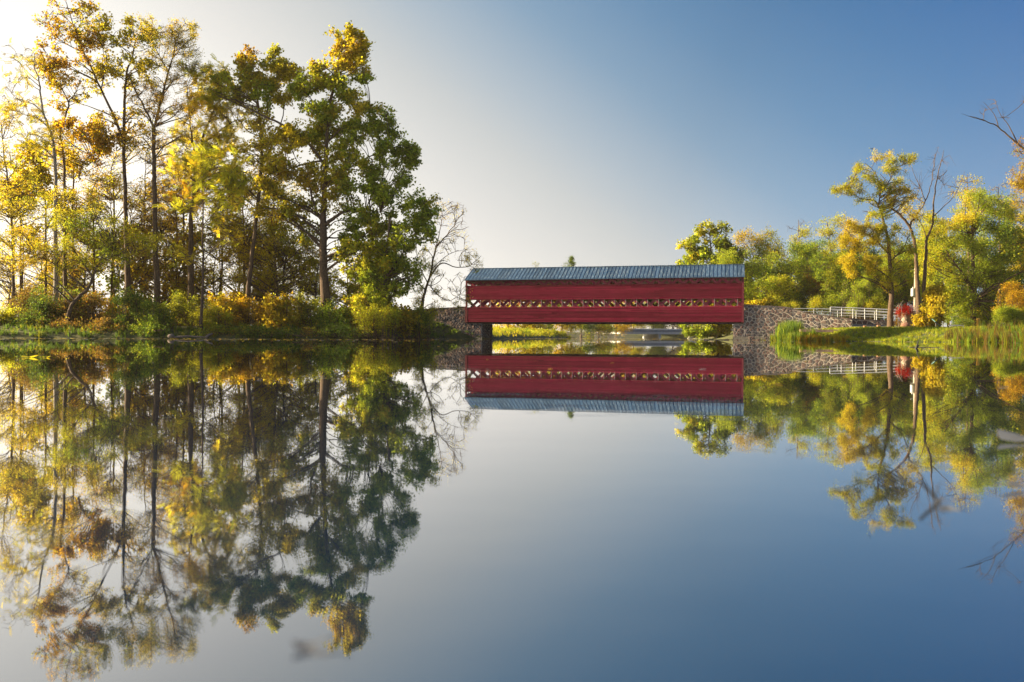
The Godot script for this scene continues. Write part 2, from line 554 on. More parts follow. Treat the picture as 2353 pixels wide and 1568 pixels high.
# One tree or shrub. d: its distance; stems: [[points [x, y(, extra depth)], r0, r1], ...]; lobes of the crown: [x, y, rx, ry, density, palette(, extra depth)].
func plant(called: String, label: String, category: String, group: String, d: float, stems: Array, lobes: Array, leaf := "broad", size := 1.0, bark := "bark", deep := 1.0) -> Node3D:
	rng.seed = hash(label)
	var trunks := []
	var base := Vector3.ZERO
	for s in stems:
		var pts := []
		for q in s[0]:
			pts.append(w(q[0], q[1], d + (q[2] if q.size() > 2 else 0.0)))
		if trunks.is_empty():
			base = pts[0]
			base.y = minf(gh(base.x, -base.z), base.y) - 0.1
			pts[0] = base
		trunks.append(pts)
	if trunks.is_empty():
		var l: Array = lobes[0]
		var x := 0.0
		for q in lobes:
			x += q[0] / lobes.size()
		base = w(x, l[1], d)
		base.y = gh(base.x, d) - 0.05
	var o := thing(called, label, category, base, 0.0, group)
	var wood := MB.new()
	var nodes := PackedVector3Array()      # where limbs may spring from, and how thick it is there
	var thick := PackedFloat32Array()
	for k in stems.size():
		var p := path(trunks[k], 5, 0.05 if stems[k][1] > 0.1 else 0.02)
		var r := taper(p.size(), stems[k][1], stems[k][2], 0.5 if k == 0 else 0.0)
		for e in p.size():
			p[e] -= base
			if e > 2 or k > 0:
				nodes.append(p[e])
				thick.append(r[e])
		if k == 0:
			var t := MB.new()
			t.tube(p, r, 10)
			part("trunk", t.mesh(), mats[bark], o)
		else:
			wood.tube(p, r, 7)
	var where := []
	var tints := PackedColorArray()
	# large lobes break up into smaller overlapping ones
	var split := []
	for l in lobes:
		if minf(l[2], l[3]) < 15.0 or l[4] <= 0.0:
			split.append(l)
			continue
		for k in 10:
			var a := rf(0, TAU)
			var far := sqrt(rf(0.05, 1.4))
			var f := rf(0.34, 0.62)
			split.append([l[0] + cos(a) * l[2] * far, l[1] + sin(a) * l[3] * far, l[2] * f, l[3] * f, l[4] * rf(0.15, 1.15), l[5], rf(-0.9, 0.9) * (l[2] + l[3]) * 0.5 / F * d * deep])
	for l in split:
		var c := w(l[0], l[1], d)
		var grow: float = 1.05 if l[2] < 14.0 else GROW
		var rx: float = l[2] / F * d * grow
		var ry: float = l[3] / F * d * grow
		var rz := (rx + ry) * 0.5 * deep
		c.z += (l[6] if l.size() > 6 else rf(-0.7, 0.7) * rz)
		c -= base
		var area := PI * rx * ry
		var dens: float = l[4]
		var inside := PackedVector3Array()
		# the limb that carries this lobe
		if nodes.size() > 0:
			var best := 0
			var cost := 1e9
			for k in nodes.size():
				var gap := c - nodes[k]
				var q := gap.length() + 2.0 * maxf(0.0, Vector2(gap.x, gap.z).length() * 0.45 - gap.y)
				if q < cost:
					cost = q
					best = k
			var from := nodes[best]
			var r0 := minf(thick[best] * 0.62, 0.02 + 0.018 * from.distance_to(c))
			var bend := from.lerp(c, 0.5) + Vector3.UP * from.distance_to(c) * rf(-0.05, 0.12) + rv() * 0.12 * from.distance_to(c)
			if from.distance_to(c) > 0.8:
				var p := path([from, bend, c], 4, 0.03)
				wood.tube(p, taper(p.size(), r0, 0.028), 5)
				for k in range(3, p.size()):
					inside.append(p[k])
			for k in nodes.size():
				var q := (nodes[k] - c) / Vector3(rx, ry, rz)
				if q.length() < 0.9:
					inside.append(nodes[k])
		else:
			for k in 3 + int(area):
				var foot := Vector3(c.x + rf(-0.4, 0.4) * rx, rf(-0.05, 0.05), c.z + rf(-0.4, 0.4) * rz)
				var top := c + Vector3(rf(-0.6, 0.6) * rx, rf(-0.3, 0.5) * ry, rf(-0.6, 0.6) * rz)
				var p := path([foot, foot.lerp(top, 0.5) + rv() * 0.1, top], 2, 0.02)
				wood.tube(p, taper(p.size(), 0.03, 0.012), 3)
				inside.append_array(p)
		if inside.is_empty():
			inside.append(c)
		# branches, then twigs that carry the leaves
		var second := PackedVector3Array()
		for k in clampi(int(area * 0.35), 2, 26):
			var dirn := rv()
			var e := c + dirn * Vector3(rx, ry, rz) * pow(rng.randf(), 0.4)
			var s := inside[rng.randi() % inside.size()]
			for t in 5:
				var q := inside[rng.randi() % inside.size()]
				if q.distance_to(e) < s.distance_to(e):
					s = q
			var p := path([s, s.lerp(e, 0.5) + rv() * 0.1 * s.distance_to(e) + Vector3.UP * 0.06 * s.distance_to(e), e], 3, 0.02)
			wood.tube(p, taper(p.size(), 0.034, 0.012), 4)
			for t in range(1, p.size()):
				second.append(p[t])
		for k in clampi(int(area * (2.6 if dens > 0.0 else 3.4)), 5, 260):
			var e := c + rv() * Vector3(rx, ry, rz) * pow(rng.randf(), 0.5) * rf(0.75, 1.22)
			var s := second[rng.randi() % second.size()]
			for t in 9:
				var q := second[rng.randi() % second.size()]
				if q.distance_to(e) < s.distance_to(e):
					s = q
			var m := s.lerp(e, 0.55) + rv() * 0.14 * s.distance_to(e)
			wood.tube(PackedVector3Array([s, m, e]), PackedFloat32Array([0.016, 0.011, 0.006]), 3)
			var many: float = dens * 5.0 * FULL * (1.4 if base.x > 10.0 or d > 110.0 else ({"sycamore_tree": 0.9, "understory_tree": 0.55, "maple_tree": 0.85}.get(called, 0.7) if stems.size() else 1.2)) / (size * size)
			var shade := 1.0 + rf(-0.25, 0.25)
			for t in int(many) + (1 if rng.randf() < many - int(many) else 0):
				var at := (m.lerp(e, rf(-0.4, 1.1)) if rng.randf() < 0.7 else s.lerp(m, rf(0.3, 1.0))) + rv() * rf(0.0, 0.4)
				where.append(Transform3D(rbasis(size * rf(0.7, 1.25)), at))
				var col := tinted(l[5] if rng.randf() < 0.68 else NEAR[l[5]][rng.randi() % NEAR[l[5]].size()]) * shade
				col.a = 1.0
				tints.append(col)
	part("branches", wood.mesh(), mats[bark], o)
	if where.size():
		scatter("crown" if stems.size() else "foliage", leaves[leaf], mats["leaf"], where, tints, o)
	return o

# tufts of grass or reed over an area given as [x0, x1, d0, d1] and a test
func tufts(called: String, label: String, category: String, count: int, area: Array, kind: String, h0: float, h1: float, pals: Array, near := 0.1, far := 99.0) -> void:
	rng.seed = hash(label)
	var where := []
	var tints := PackedColorArray()
	for k in count:
		var x := rf(area[0], area[1])
		var d := rf(area[2], area[3])
		var s := shore_distance(x, d)
		if s < near or s > far:
			continue
		var h := rf(h0, h1)
		if bumps.get_noise_2d(x * 9.0, d * 9.0) < -0.25 and rng.randf() < 0.6:
			continue
		where.append(Transform3D(Basis(Vector3.UP, rf(0, TAU)).scaled(Vector3(0.6 + h * 0.4, h, 0.6 + h * 0.4)), Vector3(x, gh(x, d) - 0.04, -d)))
		tints.append(tinted(pals[rng.randi() % pals.size()]))
	tag(scatter(called, leaves[kind], mats["leaf"], where, tints, self), label, category, "", "stuff")


# ---------------------------------------------------------------- covered bridge

func plank_mesh(length: float, wide: float, thick: float) -> ArrayMesh:
	var b := MB.new()
	b.box(Transform3D(), Vector3(length, wide, thick))
	return b.mesh()

func covered_bridge() -> void:
	rng.seed = 11
	var o := thing("covered_bridge", "long red wooden covered bridge with blue metal roof and lattice sides over the water", "covered bridge", CORNER, -atan2(AXIS.z, AXIS.x))
	var wide := 6.2
	# lapped siding in two bands on each side, boards butted at staggered joints
	for far in 2:
		for band in [[1.9, 3.565, 14], [4.41, 6.01, 13]]:
			var h: float = (band[1] - band[0]) / band[2]
			for k in int(band[2]):
				var y: float = band[0] + k * h
				var cuts := [0.21]
				if far == 0:
					cuts.append(7.0 + fmod(k * 3.37, 4.0))
					cuts.append(18.0 + fmod(k * 5.13, 4.6))
				cuts.append(SPAN - 0.21)
				for e in cuts.size() - 1:
					var b := MB.new()
					var lap := rf(-0.003, 0.003)
					var section := [Vector2(y + 0.004 + rf(-0.002, 0.002), 0.0), Vector2(y + 0.004, 0.037 + lap), Vector2(y + 0.02, 0.04 + lap), Vector2(y + h + 0.012, 0.012 + lap), Vector2(y + h + 0.012, 0.0)]
					if far:
						for q in section.size():
							section[q] = Vector2(section[q].x, -wide - section[q].y)
					b.bar(section, cuts[e] + 0.002, cuts[e + 1] - 0.002)
					part("siding_board", b.mesh(), mats["wood_warm" if far else "red_%d" % (rng.randi() % 4)], o)
	# corner posts, sill strips, top plates
	for x in [0.0, SPAN - 0.2]:
		for z in [-0.1, -wide - 0.05]:
			var b := MB.new()
			b.cube(Vector3(x, 1.88, z), Vector3(x + 0.2, 6.5, z + 0.15))
			part("corner_post", b.mesh(), mats["red_trim"], o)
	for z in [-0.02, -wide - 0.05]:
		var b := MB.new()
		b.cube(Vector3(0.0, 6.46, z), Vector3(SPAN, 6.66, z + 0.07))
		part("eave_board", b.mesh(), mats["red_trim"], o)
		for y in [4.385, 6.012]:
			var e := MB.new()
			e.cube(Vector3(0.2, y, z + 0.005), Vector3(SPAN - 0.2, y + 0.024, z + 0.075))
			part("trim_strip", e.mesh(), mats["red_trim"], o)
	# lattice trusses: two layers of crossing planks on each side
	for far in 2:
		var zz := -0.05 if far == 0 else -wide + 0.34
		for layer in 2:
			var run := 4.68 * (1.0 if layer == 0 else -1.0)      # from the top down to the right, or to the left
			for k in range(-5, 32):
				var x0 := 0.35 + k * 1.17 + (0.0 if layer == 0 else 1.064)
				var a := Vector3(x0, 6.5, 0)
				var b := Vector3(x0 + run, 2.1, 0)
				var lo := 0.22
				var hi := SPAN - 0.22
				if maxf(a.x, b.x) < lo + 0.3 or minf(a.x, b.x) > hi - 0.3:
					continue
				var t0 := 0.0
				var t1 := 1.0
				for edge in [lo, hi]:
					var t: float = (edge - a.x) / run
					if (a.x < lo or a.x > hi) and ((a.x < lo and edge == lo) or (a.x > hi and edge == hi)):
						t0 = maxf(t0, t)
					if (b.x < lo and edge == lo) or (b.x > hi and edge == hi):
						t1 = minf(t1, t)
				if t1 - t0 < 0.08:
					continue
				var p := a.lerp(b, t0)
				var q := a.lerp(b, t1)
				var dirn := (q - p).normalized()
				var turn := Basis(dirn, Vector3(0, 0, 1).cross(dirn), Vector3(0, 0, 1))
				var n := part("lattice_plank", plank_mesh(p.distance_to(q), 0.28 + rf(-0.01, 0.01), 0.07), mats["red_dark" if far == 0 else ["wood_old", "wood_warm"][rng.randi() % 2]], o)
				n.transform = Transform3D(turn, (p + q) / 2.0 + Vector3(0, 0, zz - 0.075 * layer))
	# chords along each truss
	for far in 2:
		for y in [2.2, 3.3, 6.3]:
			var z := -0.38 if far == 0 else -wide + 0.12
			var b := MB.new()
			b.cube(Vector3(0.2, y - 0.14, z), Vector3(SPAN - 0.2, y + 0.14, z + 0.11))
			part("chord", b.mesh(), mats["wood_old"], o)
	# a wider plank left of the lower opening, leaning the other way, and one near the right end
	for q in [[1.35, 3.5, 2.75, 4.5], [26.6, 4.45, 28.6, 3.5]]:
		var p0 := Vector3(q[0], q[1], 0)
		var p1 := Vector3(q[2], q[3], 0)
		var dirn := (p1 - p0).normalized()
		var n := part("end_brace", plank_mesh(p0.distance_to(p1), 0.34, 0.09), mats["red_dark"], o)
		n.transform = Transform3D(Basis(dirn, Vector3(0, 0, 1).cross(dirn), Vector3(0, 0, 1)), (p0 + p1) / 2.0 + Vector3(0, 0, -0.21))
	# hanging rods
	for k in 26:
		var b := MB.new()
		b.rod(Vector3(0.62 + k * 1.17, 3.56, 0.012), Vector3(0.62 + k * 1.17, 4.42, 0.012), 0.028)
		part("tension_rod", b.mesh(), mats["steel"], o)
	# floor
	for k in 27:
		var b := MB.new()
		b.cube(Vector3(0.1 + k * 1.16, 1.72, -wide + 0.05), Vector3(0.28 + k * 1.16, 2.04, -0.05))
		part("floor_beam", b.mesh(), mats["wood_dark"], o)
	for z in [-0.3, -wide + 0.1]:
		var b := MB.new()
		b.cube(Vector3(0.0, 1.75, z), Vector3(SPAN, 1.885, z + 0.2))
		part("bottom_chord", b.mesh(), mats["wood_dark"], o)
	var deck := MB.new()
	for k in 24:
		deck.cube(Vector3(0.02, 2.05 + (k % 3) * 0.003, -wide + 0.42 + k * 0.224), Vector3(SPAN - 0.02, 2.12, -wide + 0.42 + k * 0.224 + 0.216))
	part("floor_planks", deck.mesh(), mats["wood_old"], o)
	# roof frame
	var ridge := Vector2(8.2, -wide / 2.0)
	var eave := Vector2(6.66, 0.22)
	for k in 14:
		var x := 0.3 + k * 2.3
		var b := MB.new()
		b.cube(Vector3(x - 0.1, 6.28, -wide + 0.1), Vector3(x + 0.1, 6.5, -0.1))
		part("tie_beam", b.mesh(), mats["wood_shaded"], o)
	var slope := (ridge - Vector2(6.66, 0.22)).length()
	for s in [1, -1]:
		var lo := Vector3(0, eave.x, -wide / 2.0 + s * (wide / 2.0 + eave.y))
		var hi := Vector3(0, ridge.x, -wide / 2.0)
		var up := (hi - lo).normalized()
		var normal := Vector3.RIGHT.cross(up) * (-1.0 if s > 0 else 1.0)
		if normal.y < 0: normal = -normal
		# boards under the metal
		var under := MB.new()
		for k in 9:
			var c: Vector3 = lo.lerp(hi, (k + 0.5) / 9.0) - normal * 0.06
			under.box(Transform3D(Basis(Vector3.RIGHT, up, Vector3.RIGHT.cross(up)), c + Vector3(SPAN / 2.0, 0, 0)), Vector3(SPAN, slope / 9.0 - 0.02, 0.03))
		part("roof_boards", under.mesh(), mats["wood_shaded"], o)
		var count := 75
		var step := (SPAN + 0.16) / count
		for k in count:
			var b := MB.new()
			var x := -0.08 + k * step
			var p := [lo + Vector3(x, 0, 0), lo + Vector3(x + step - 0.004, 0, 0), hi + Vector3(x + step - 0.004, 0, 0), hi + Vector3(x, 0, 0)]
			var lift := normal * rf(-0.006, 0.01)
			for q in 4: p[q] += lift + normal * 0.02 * sin(k * 0.31)
			var first := b.v.size()
			var mid: Vector3 = (p[0] + p[2]) / 2.0
			b.quad(p[0], p[1], p[2], p[3], mid - normal)
			b.quad(p[0] - normal * 0.03, p[1] - normal * 0.03, p[1], p[0], mid)
			b.quad(p[0] - normal * 0.03, p[1] - normal * 0.03, p[2] - normal * 0.03, p[3] - normal * 0.03, mid)
			b.quad(p[0] - normal * 0.03, p[3] - normal * 0.03, p[3], p[0], mid)
			b.quad(p[1] - normal * 0.03, p[2] - normal * 0.03, p[2], p[1], mid)
			b.box(Transform3D(Basis(Vector3.RIGHT, up, Vector3.RIGHT.cross(up)), mid + Vector3(-step / 2.0 + 0.012, 0, 0) + normal * 0.018), Vector3(0.022, slope - 0.01, 0.04))
			for q in range(first, b.v.size()):
				b.u[q] = Vector2((b.v[q].x - x) / step, (b.v[q] - lo).dot(up) / slope)
			part("roof_panel", b.mesh(), mats["roof_%d" % (rng.randi() % 5)], o)
	var cap := MB.new()
	cap.bar([Vector2(8.2, -3.22), Vector2(8.25, -3.1), Vector2(8.2, -2.98), Vector2(8.215, -3.1)], -0.1, SPAN + 0.1)
	part("ridge_cap", cap.mesh(), mats["roof_0"], o)
	for k in 13:
		var b := MB.new()
		b.cube(Vector3(1.2 + k * 2.34, 6.52, 0.08), Vector3(1.29 + k * 2.34, 6.59, 0.17))
		part("eave_bracket", b.mesh(), mats["steel"], o)
	for s in [1, -1]:
		var b := MB.new()
		var z0: float = -wide / 2.0 + s * (wide / 2.0 + 0.19)
		b.cube(Vector3(-0.1, 6.6, minf(z0, z0 + 0.03 * s)), Vector3(SPAN + 0.1, 6.655, maxf(z0, z0 + 0.03 * s)))
		part("eave_strip", b.mesh(), mats["roof_1"], o)
	# boarded gables over the two portals
	for x in [0.02, SPAN - 0.08]:
		for k in 22:
			var z: float = -wide + 0.15 + k * 0.27
			var top := lerpf(8.12, 6.62, absf(z + 0.13 + wide / 2.0) / (wide / 2.0))
			if top < 6.5: continue
			var b := MB.new()
			b.cube(Vector3(x, 6.4, z), Vector3(x + 0.05, top, z + 0.26))
			part("gable_board", b.mesh(), mats["red_%d" % (k % 4)], o)


# ---------------------------------------------------------------- stone walls

# A wall of fieldstones along a path of points (x, z); its face is on the left of the path as one walks it. top and foot: heights at each point.
func stone_wall(o: Node3D, line: Array, top: Array, foot: Array, size: float, thick: float, coping := true, square := 0.0) -> void:
	var at := [0.0]
	for k in line.size() - 1:
		at.append(at[-1] + line[k].distance_to(line[k + 1]))
	var whole: float = at[-1]
	var place := func(s: float, y: float, out: float) -> Vector3:
		var k := 0
		while k < at.size() - 2 and s > at[k + 1]:
			k += 1
		var t: float = (s - at[k]) / (at[k + 1] - at[k])
		var p: Vector2 = line[k].lerp(line[k + 1], t)
		var n0: Vector2 = (line[mini(k + 1, line.size() - 1)] - line[k]).normalized().orthogonal()
		return Vector3(p.x - n0.x * out, y, p.y - n0.y * out) - o.position
	var level := func(list: Array, s: float) -> float:
		var k := 0
		while k < at.size() - 2 and s > at[k + 1]:
			k += 1
		return lerpf(list[k], list[k + 1], clampf((s - at[k]) / (at[k + 1] - at[k]), 0, 1))
	# the mortared body
	var body := MB.new()
	var cuts := int(whole / 0.6) + 2
	for k in cuts:
		var s0 := whole * k / cuts
		var s1 := whole * (k + 1) / cuts
		var q := []
		for s in [s0 + 0.0001, s1 - 0.0001]:
			for y in [level.call(foot, s) - 0.5, level.call(top, s)]:
				for out in [0.0, -thick]:
					q.append(place.call(s, y, out))
		var mid: Vector3 = (q[0] + q[7]) / 2.0
		body.quad(q[0], q[2], q[6], q[4], mid)
		body.quad(q[1], q[3], q[7], q[5], mid)
		body.quad(q[2], q[3], q[7], q[6], mid)
		if k == 0: body.quad(q[0], q[1], q[3], q[2], mid)
		if k == cuts - 1: body.quad(q[4], q[5], q[7], q[6], mid)
	part("mortar", body.mesh(), mats["mortar"], o)
	# stones: Voronoi cells over the face, each a bevelled piece standing proud of the mortar
	var seeds := PackedVector2Array()
	var rows := {}
	var dy := size * 0.72
	var high: float = top.max() + 0.3
	var low: float = foot.min()
	var outline := PackedVector2Array()
	for k in 40: outline.append(Vector2(whole * k / 39.0, level.call(foot, whole * k / 39.0)))
	for k in 40: outline.append(Vector2(whole * (39 - k) / 39.0, level.call(top, whole * (39 - k) / 39.0) - 0.02))
	for r in int((high - low) / dy) + 3:
		for c in int(whole / size) + 3:
			seeds.append(Vector2((c - 0.75 + 0.5 * (r % 2)) * size + rf(-0.38, 0.38) * size, low + (r - 0.75) * dy + rf(-0.4, 0.4) * dy))
	var kept_seeds := PackedVector2Array()
	for q in seeds:
		if rng.randf() > 0.2: kept_seeds.append(q)
	seeds = kept_seeds
	for k in seeds.size():
		var p := seeds[k]
		if p.x < -size or p.x > whole + size:
			continue
		var cell := PackedVector2Array([p + Vector2(-1, -1) * size * 1.5, p + Vector2(1, -1) * size * 1.5, p + Vector2(1, 1) * size * 1.5, p + Vector2(-1, 1) * size * 1.5])
		for m in seeds.size():
			var q := seeds[m]
			if m == k or q.distance_to(p) > size * 3.4:
				continue
			var mid := (p + q) / 2.0
			var dirn := (q - p).normalized()
			var kept := PackedVector2Array()
			for e in cell.size():
				var a := cell[e]
				var b := cell[(e + 1) % cell.size()]
				var da := (a - mid).dot(dirn)
				var db := (b - mid).dot(dirn)
				if da <= 0.0: kept.append(a)
				if (da < 0.0) != (db < 0.0): kept.append(a.lerp(b, da / (da - db)))
			cell = kept
			if cell.size() < 3: break
		if cell.size() < 3: continue
		for piece in Geometry2D.intersect_polygons(cell, outline):
			for inner in Geometry2D.offset_polygon(piece, -size * rf(0.055, 0.10), Geometry2D.JOIN_MITER):
				if inner.size() < 3 or Geometry2D.is_polygon_clockwise(inner): continue
				var c := Vector2.ZERO
				for e in inner: c += e / inner.size()
				var spread := 0.0
				for e in inner: spread = maxf(spread, e.distance_to(c))
				if spread < size * 0.12: continue
				var b := MB.new()
				var lift := rf(0.015, 0.07)
				var heart: Vector3 = place.call(c.x, c.y, -0.05)
				var crown: Vector3 = place.call(c.x, c.y, lift + rf(0.0, 0.02))
				var ring := []
				for e in inner:
					var f := e.lerp(c, 0.16 + rf(0, 0.08))
					ring.append([place.call(e.x, e.y, -0.03), place.call(e.lerp(c, 0.03).x, e.lerp(c, 0.03).y, lift * 0.55), place.call(f.x, f.y, lift + rf(-0.012, 0.012))])
				for e in ring.size():
					var r0: Array = ring[e]
					var r1: Array = ring[(e + 1) % ring.size()]
					b.quad(r0[0], r1[0], r1[1], r0[1], heart)
					b.quad(r0[1], r1[1], r1[2], r0[2], heart)
					b.away(r0[2], r1[2], crown, heart)
				part("stone", b.mesh(), mats["stone_%d" % (rng.randi() % 7)], o)
	if coping:
		var s := 0.0
		while s < whole - 0.2:
			var e := minf(s + rf(0.5, 0.9), whole)
			var b := MB.new()
			var q := []
			for t in [s + 0.006, e - 0.006]:
				for y in [level.call(top, t) - 0.015, level.call(top, t) + rf(0.05, 0.1)]:
					for out in [rf(0.05, 0.09), -thick - 0.04]:
						q.append(place.call(t, y, out))
			var mid: Vector3 = (q[0] + q[7]) / 2.0
			for f in [[0, 2, 6, 4], [1, 3, 7, 5], [2, 3, 7, 6], [0, 1, 5, 4], [0, 1, 3, 2], [4, 5, 7, 6]]:
				b.quad(q[f[0]], q[f[1]], q[f[2]], q[f[3]], mid)
			part("coping_stone", b.mesh(), mats["stone_%d" % (rng.randi() % 7)], o)
			s = e

func on_bridge(x: float, z: float) -> Vector2:
	var p := CORNER + AXIS * x + OUT * z
	return Vector2(p.x, p.z)

func walls() -> void:
	rng.seed = 5
	var a := thing("stone_abutment", "dark fieldstone abutment with pale mortar at the bridge's left end above a grassy mound", "abutment", Vector3(CORNER.x, 0, CORNER.z))
	stone_wall(a, [on_bridge(-8.0, -0.15), on_bridge(-3.4, -0.15), on_bridge(-0.05, -0.15)], [3.15, 3.43, 3.6], [1.4, 1.2, -0.1], 0.38, 0.5)
	stone_wall(a, [on_bridge(-0.04, -0.17), on_bridge(1.87, -0.17)], [1.74, 1.74], [-0.1, -0.1], 0.4, 0.6, false)
	stone_wall(a, [on_bridge(1.89, -0.2), on_bridge(1.89, -4.6)], [1.72, 1.72], [-0.1, -0.1], 0.4, 0.6, false)
	var b := thing("stone_abutment", "long dark fieldstone wing wall sloping down to the road at the bridge's right end", "abutment", Vector3(23.3, 0, -90.2))
	stone_wall(b, [on_bridge(29.52, -6.4), on_bridge(29.52, -0.2)], [1.72, 1.72], [-0.1, -0.1], 0.45, 0.6, false)
	stone_wall(b, [on_bridge(29.5, -0.17), on_bridge(30.54, -0.17)], [1.74, 1.74], [-0.1, -0.1], 0.42, 0.6, false)
	stone_wall(b, [on_bridge(30.55, -0.15), on_bridge(32.6, -0.15), Vector2(28.6, -88.75), Vector2(30.1, -88.05), Vector2(32.0, -87.05), Vector2(34.05, -85.9)], [3.72, 3.55, 3.41, 2.83, 2.5, 2.12], [-0.1, -0.1, -0.05, 0.4, 0.8, 0.95], 0.39, 0.5)
	for q in [[a, -0.02, 1.92, 0.22], [b, 29.46, 33.2, 0.36]]:
		var f := MB.new()
		var ends := [on_bridge(q[1], -0.11), on_bridge(q[2], -0.11), on_bridge(q[2], -0.4), on_bridge(q[1], -0.4)]
		var lo := []
		var hi := []
		for e in ends:
			lo.append(Vector3(e.x, -0.6, e.y) - q[0].position)
			hi.append(Vector3(e.x, q[3] + rf(-0.04, 0.04), e.y) - q[0].position)
		var mid: Vector3 = (lo[0] + hi[2]) / 2.0
		for e in 4: f.quad(lo[e], lo[(e + 1) % 4], hi[(e + 1) % 4], hi[e], mid)
		f.quad(hi[0], hi[1], hi[2], hi[3], mid)
		part("footing", f.mesh(), mats["wet_stone"], q[0])
	var c := thing("stone_wall", "low dark fieldstone wall along the far side of the road, below the railing", "wall", Vector3(30, 0, -95))
	stone_wall(c, [Vector2(27.0, -96.2), Vector2(33.0, -94.6), Vector2(39.0, -92.9), Vector2(45.2, -91.2)], [3.2, 2.62, 2.2, 1.72], [2.0, 1.4, 1.0, 0.8], 0.55, 0.45)
	var d := thing("stone_pier", "short pale stone pier of stacked flat stones beside the red bush", "stone pier", w(2088, 752, 84.5))
	var p := w(2088, 752, 84.5)
	var y := -0.2
	for k in 11:
		var m := MB.new()
		var h := rf(0.12, 0.2)
		m.box(Transform3D(Basis(Vector3.UP, 0.25 + rf(-0.06, 0.06)), Vector3(rf(-0.03, 0.03), y + h / 2.0, 0)), Vector3(rf(0.95, 1.12), h - 0.015, 0.8))
		part("stone", m.mesh(), mats["pale_stone"], d)
		y += h

func railing(label: String, pts: Array, rails: Array, spacing: float, r: float) -> void:
	var base: Vector3 = pts[0]
	var o := thing("railing", label, "railing", base, 0.0, "pale pipe railings along the road")
	for h in rails:
		var b := MB.new()
		var p := PackedVector3Array()
		for q in pts: p.append(q - base + Vector3.UP * h)
		var rr := PackedFloat32Array()
		for q in p: rr.append(r * (1.15 if h == rails[-1] else 0.85))
		b.tube(p, rr, 8)
		part("rail", b.mesh(), mats["pale_metal"], o)
	for k in pts.size() - 1:
		var n := int(maxf(1.0, pts[k].distance_to(pts[k + 1]) / spacing))
		for e in n + (1 if k == pts.size() - 2 else 0):
			var q: Vector3 = pts[k].lerp(pts[k + 1], float(e) / n) - base
			var b := MB.new()
			b.rod(q + Vector3.DOWN * 0.35, q + Vector3.UP * rails[-1], r)
			part("post", b.mesh(), mats["pale_metal"], o)


# ---------------------------------------------------------------- setting

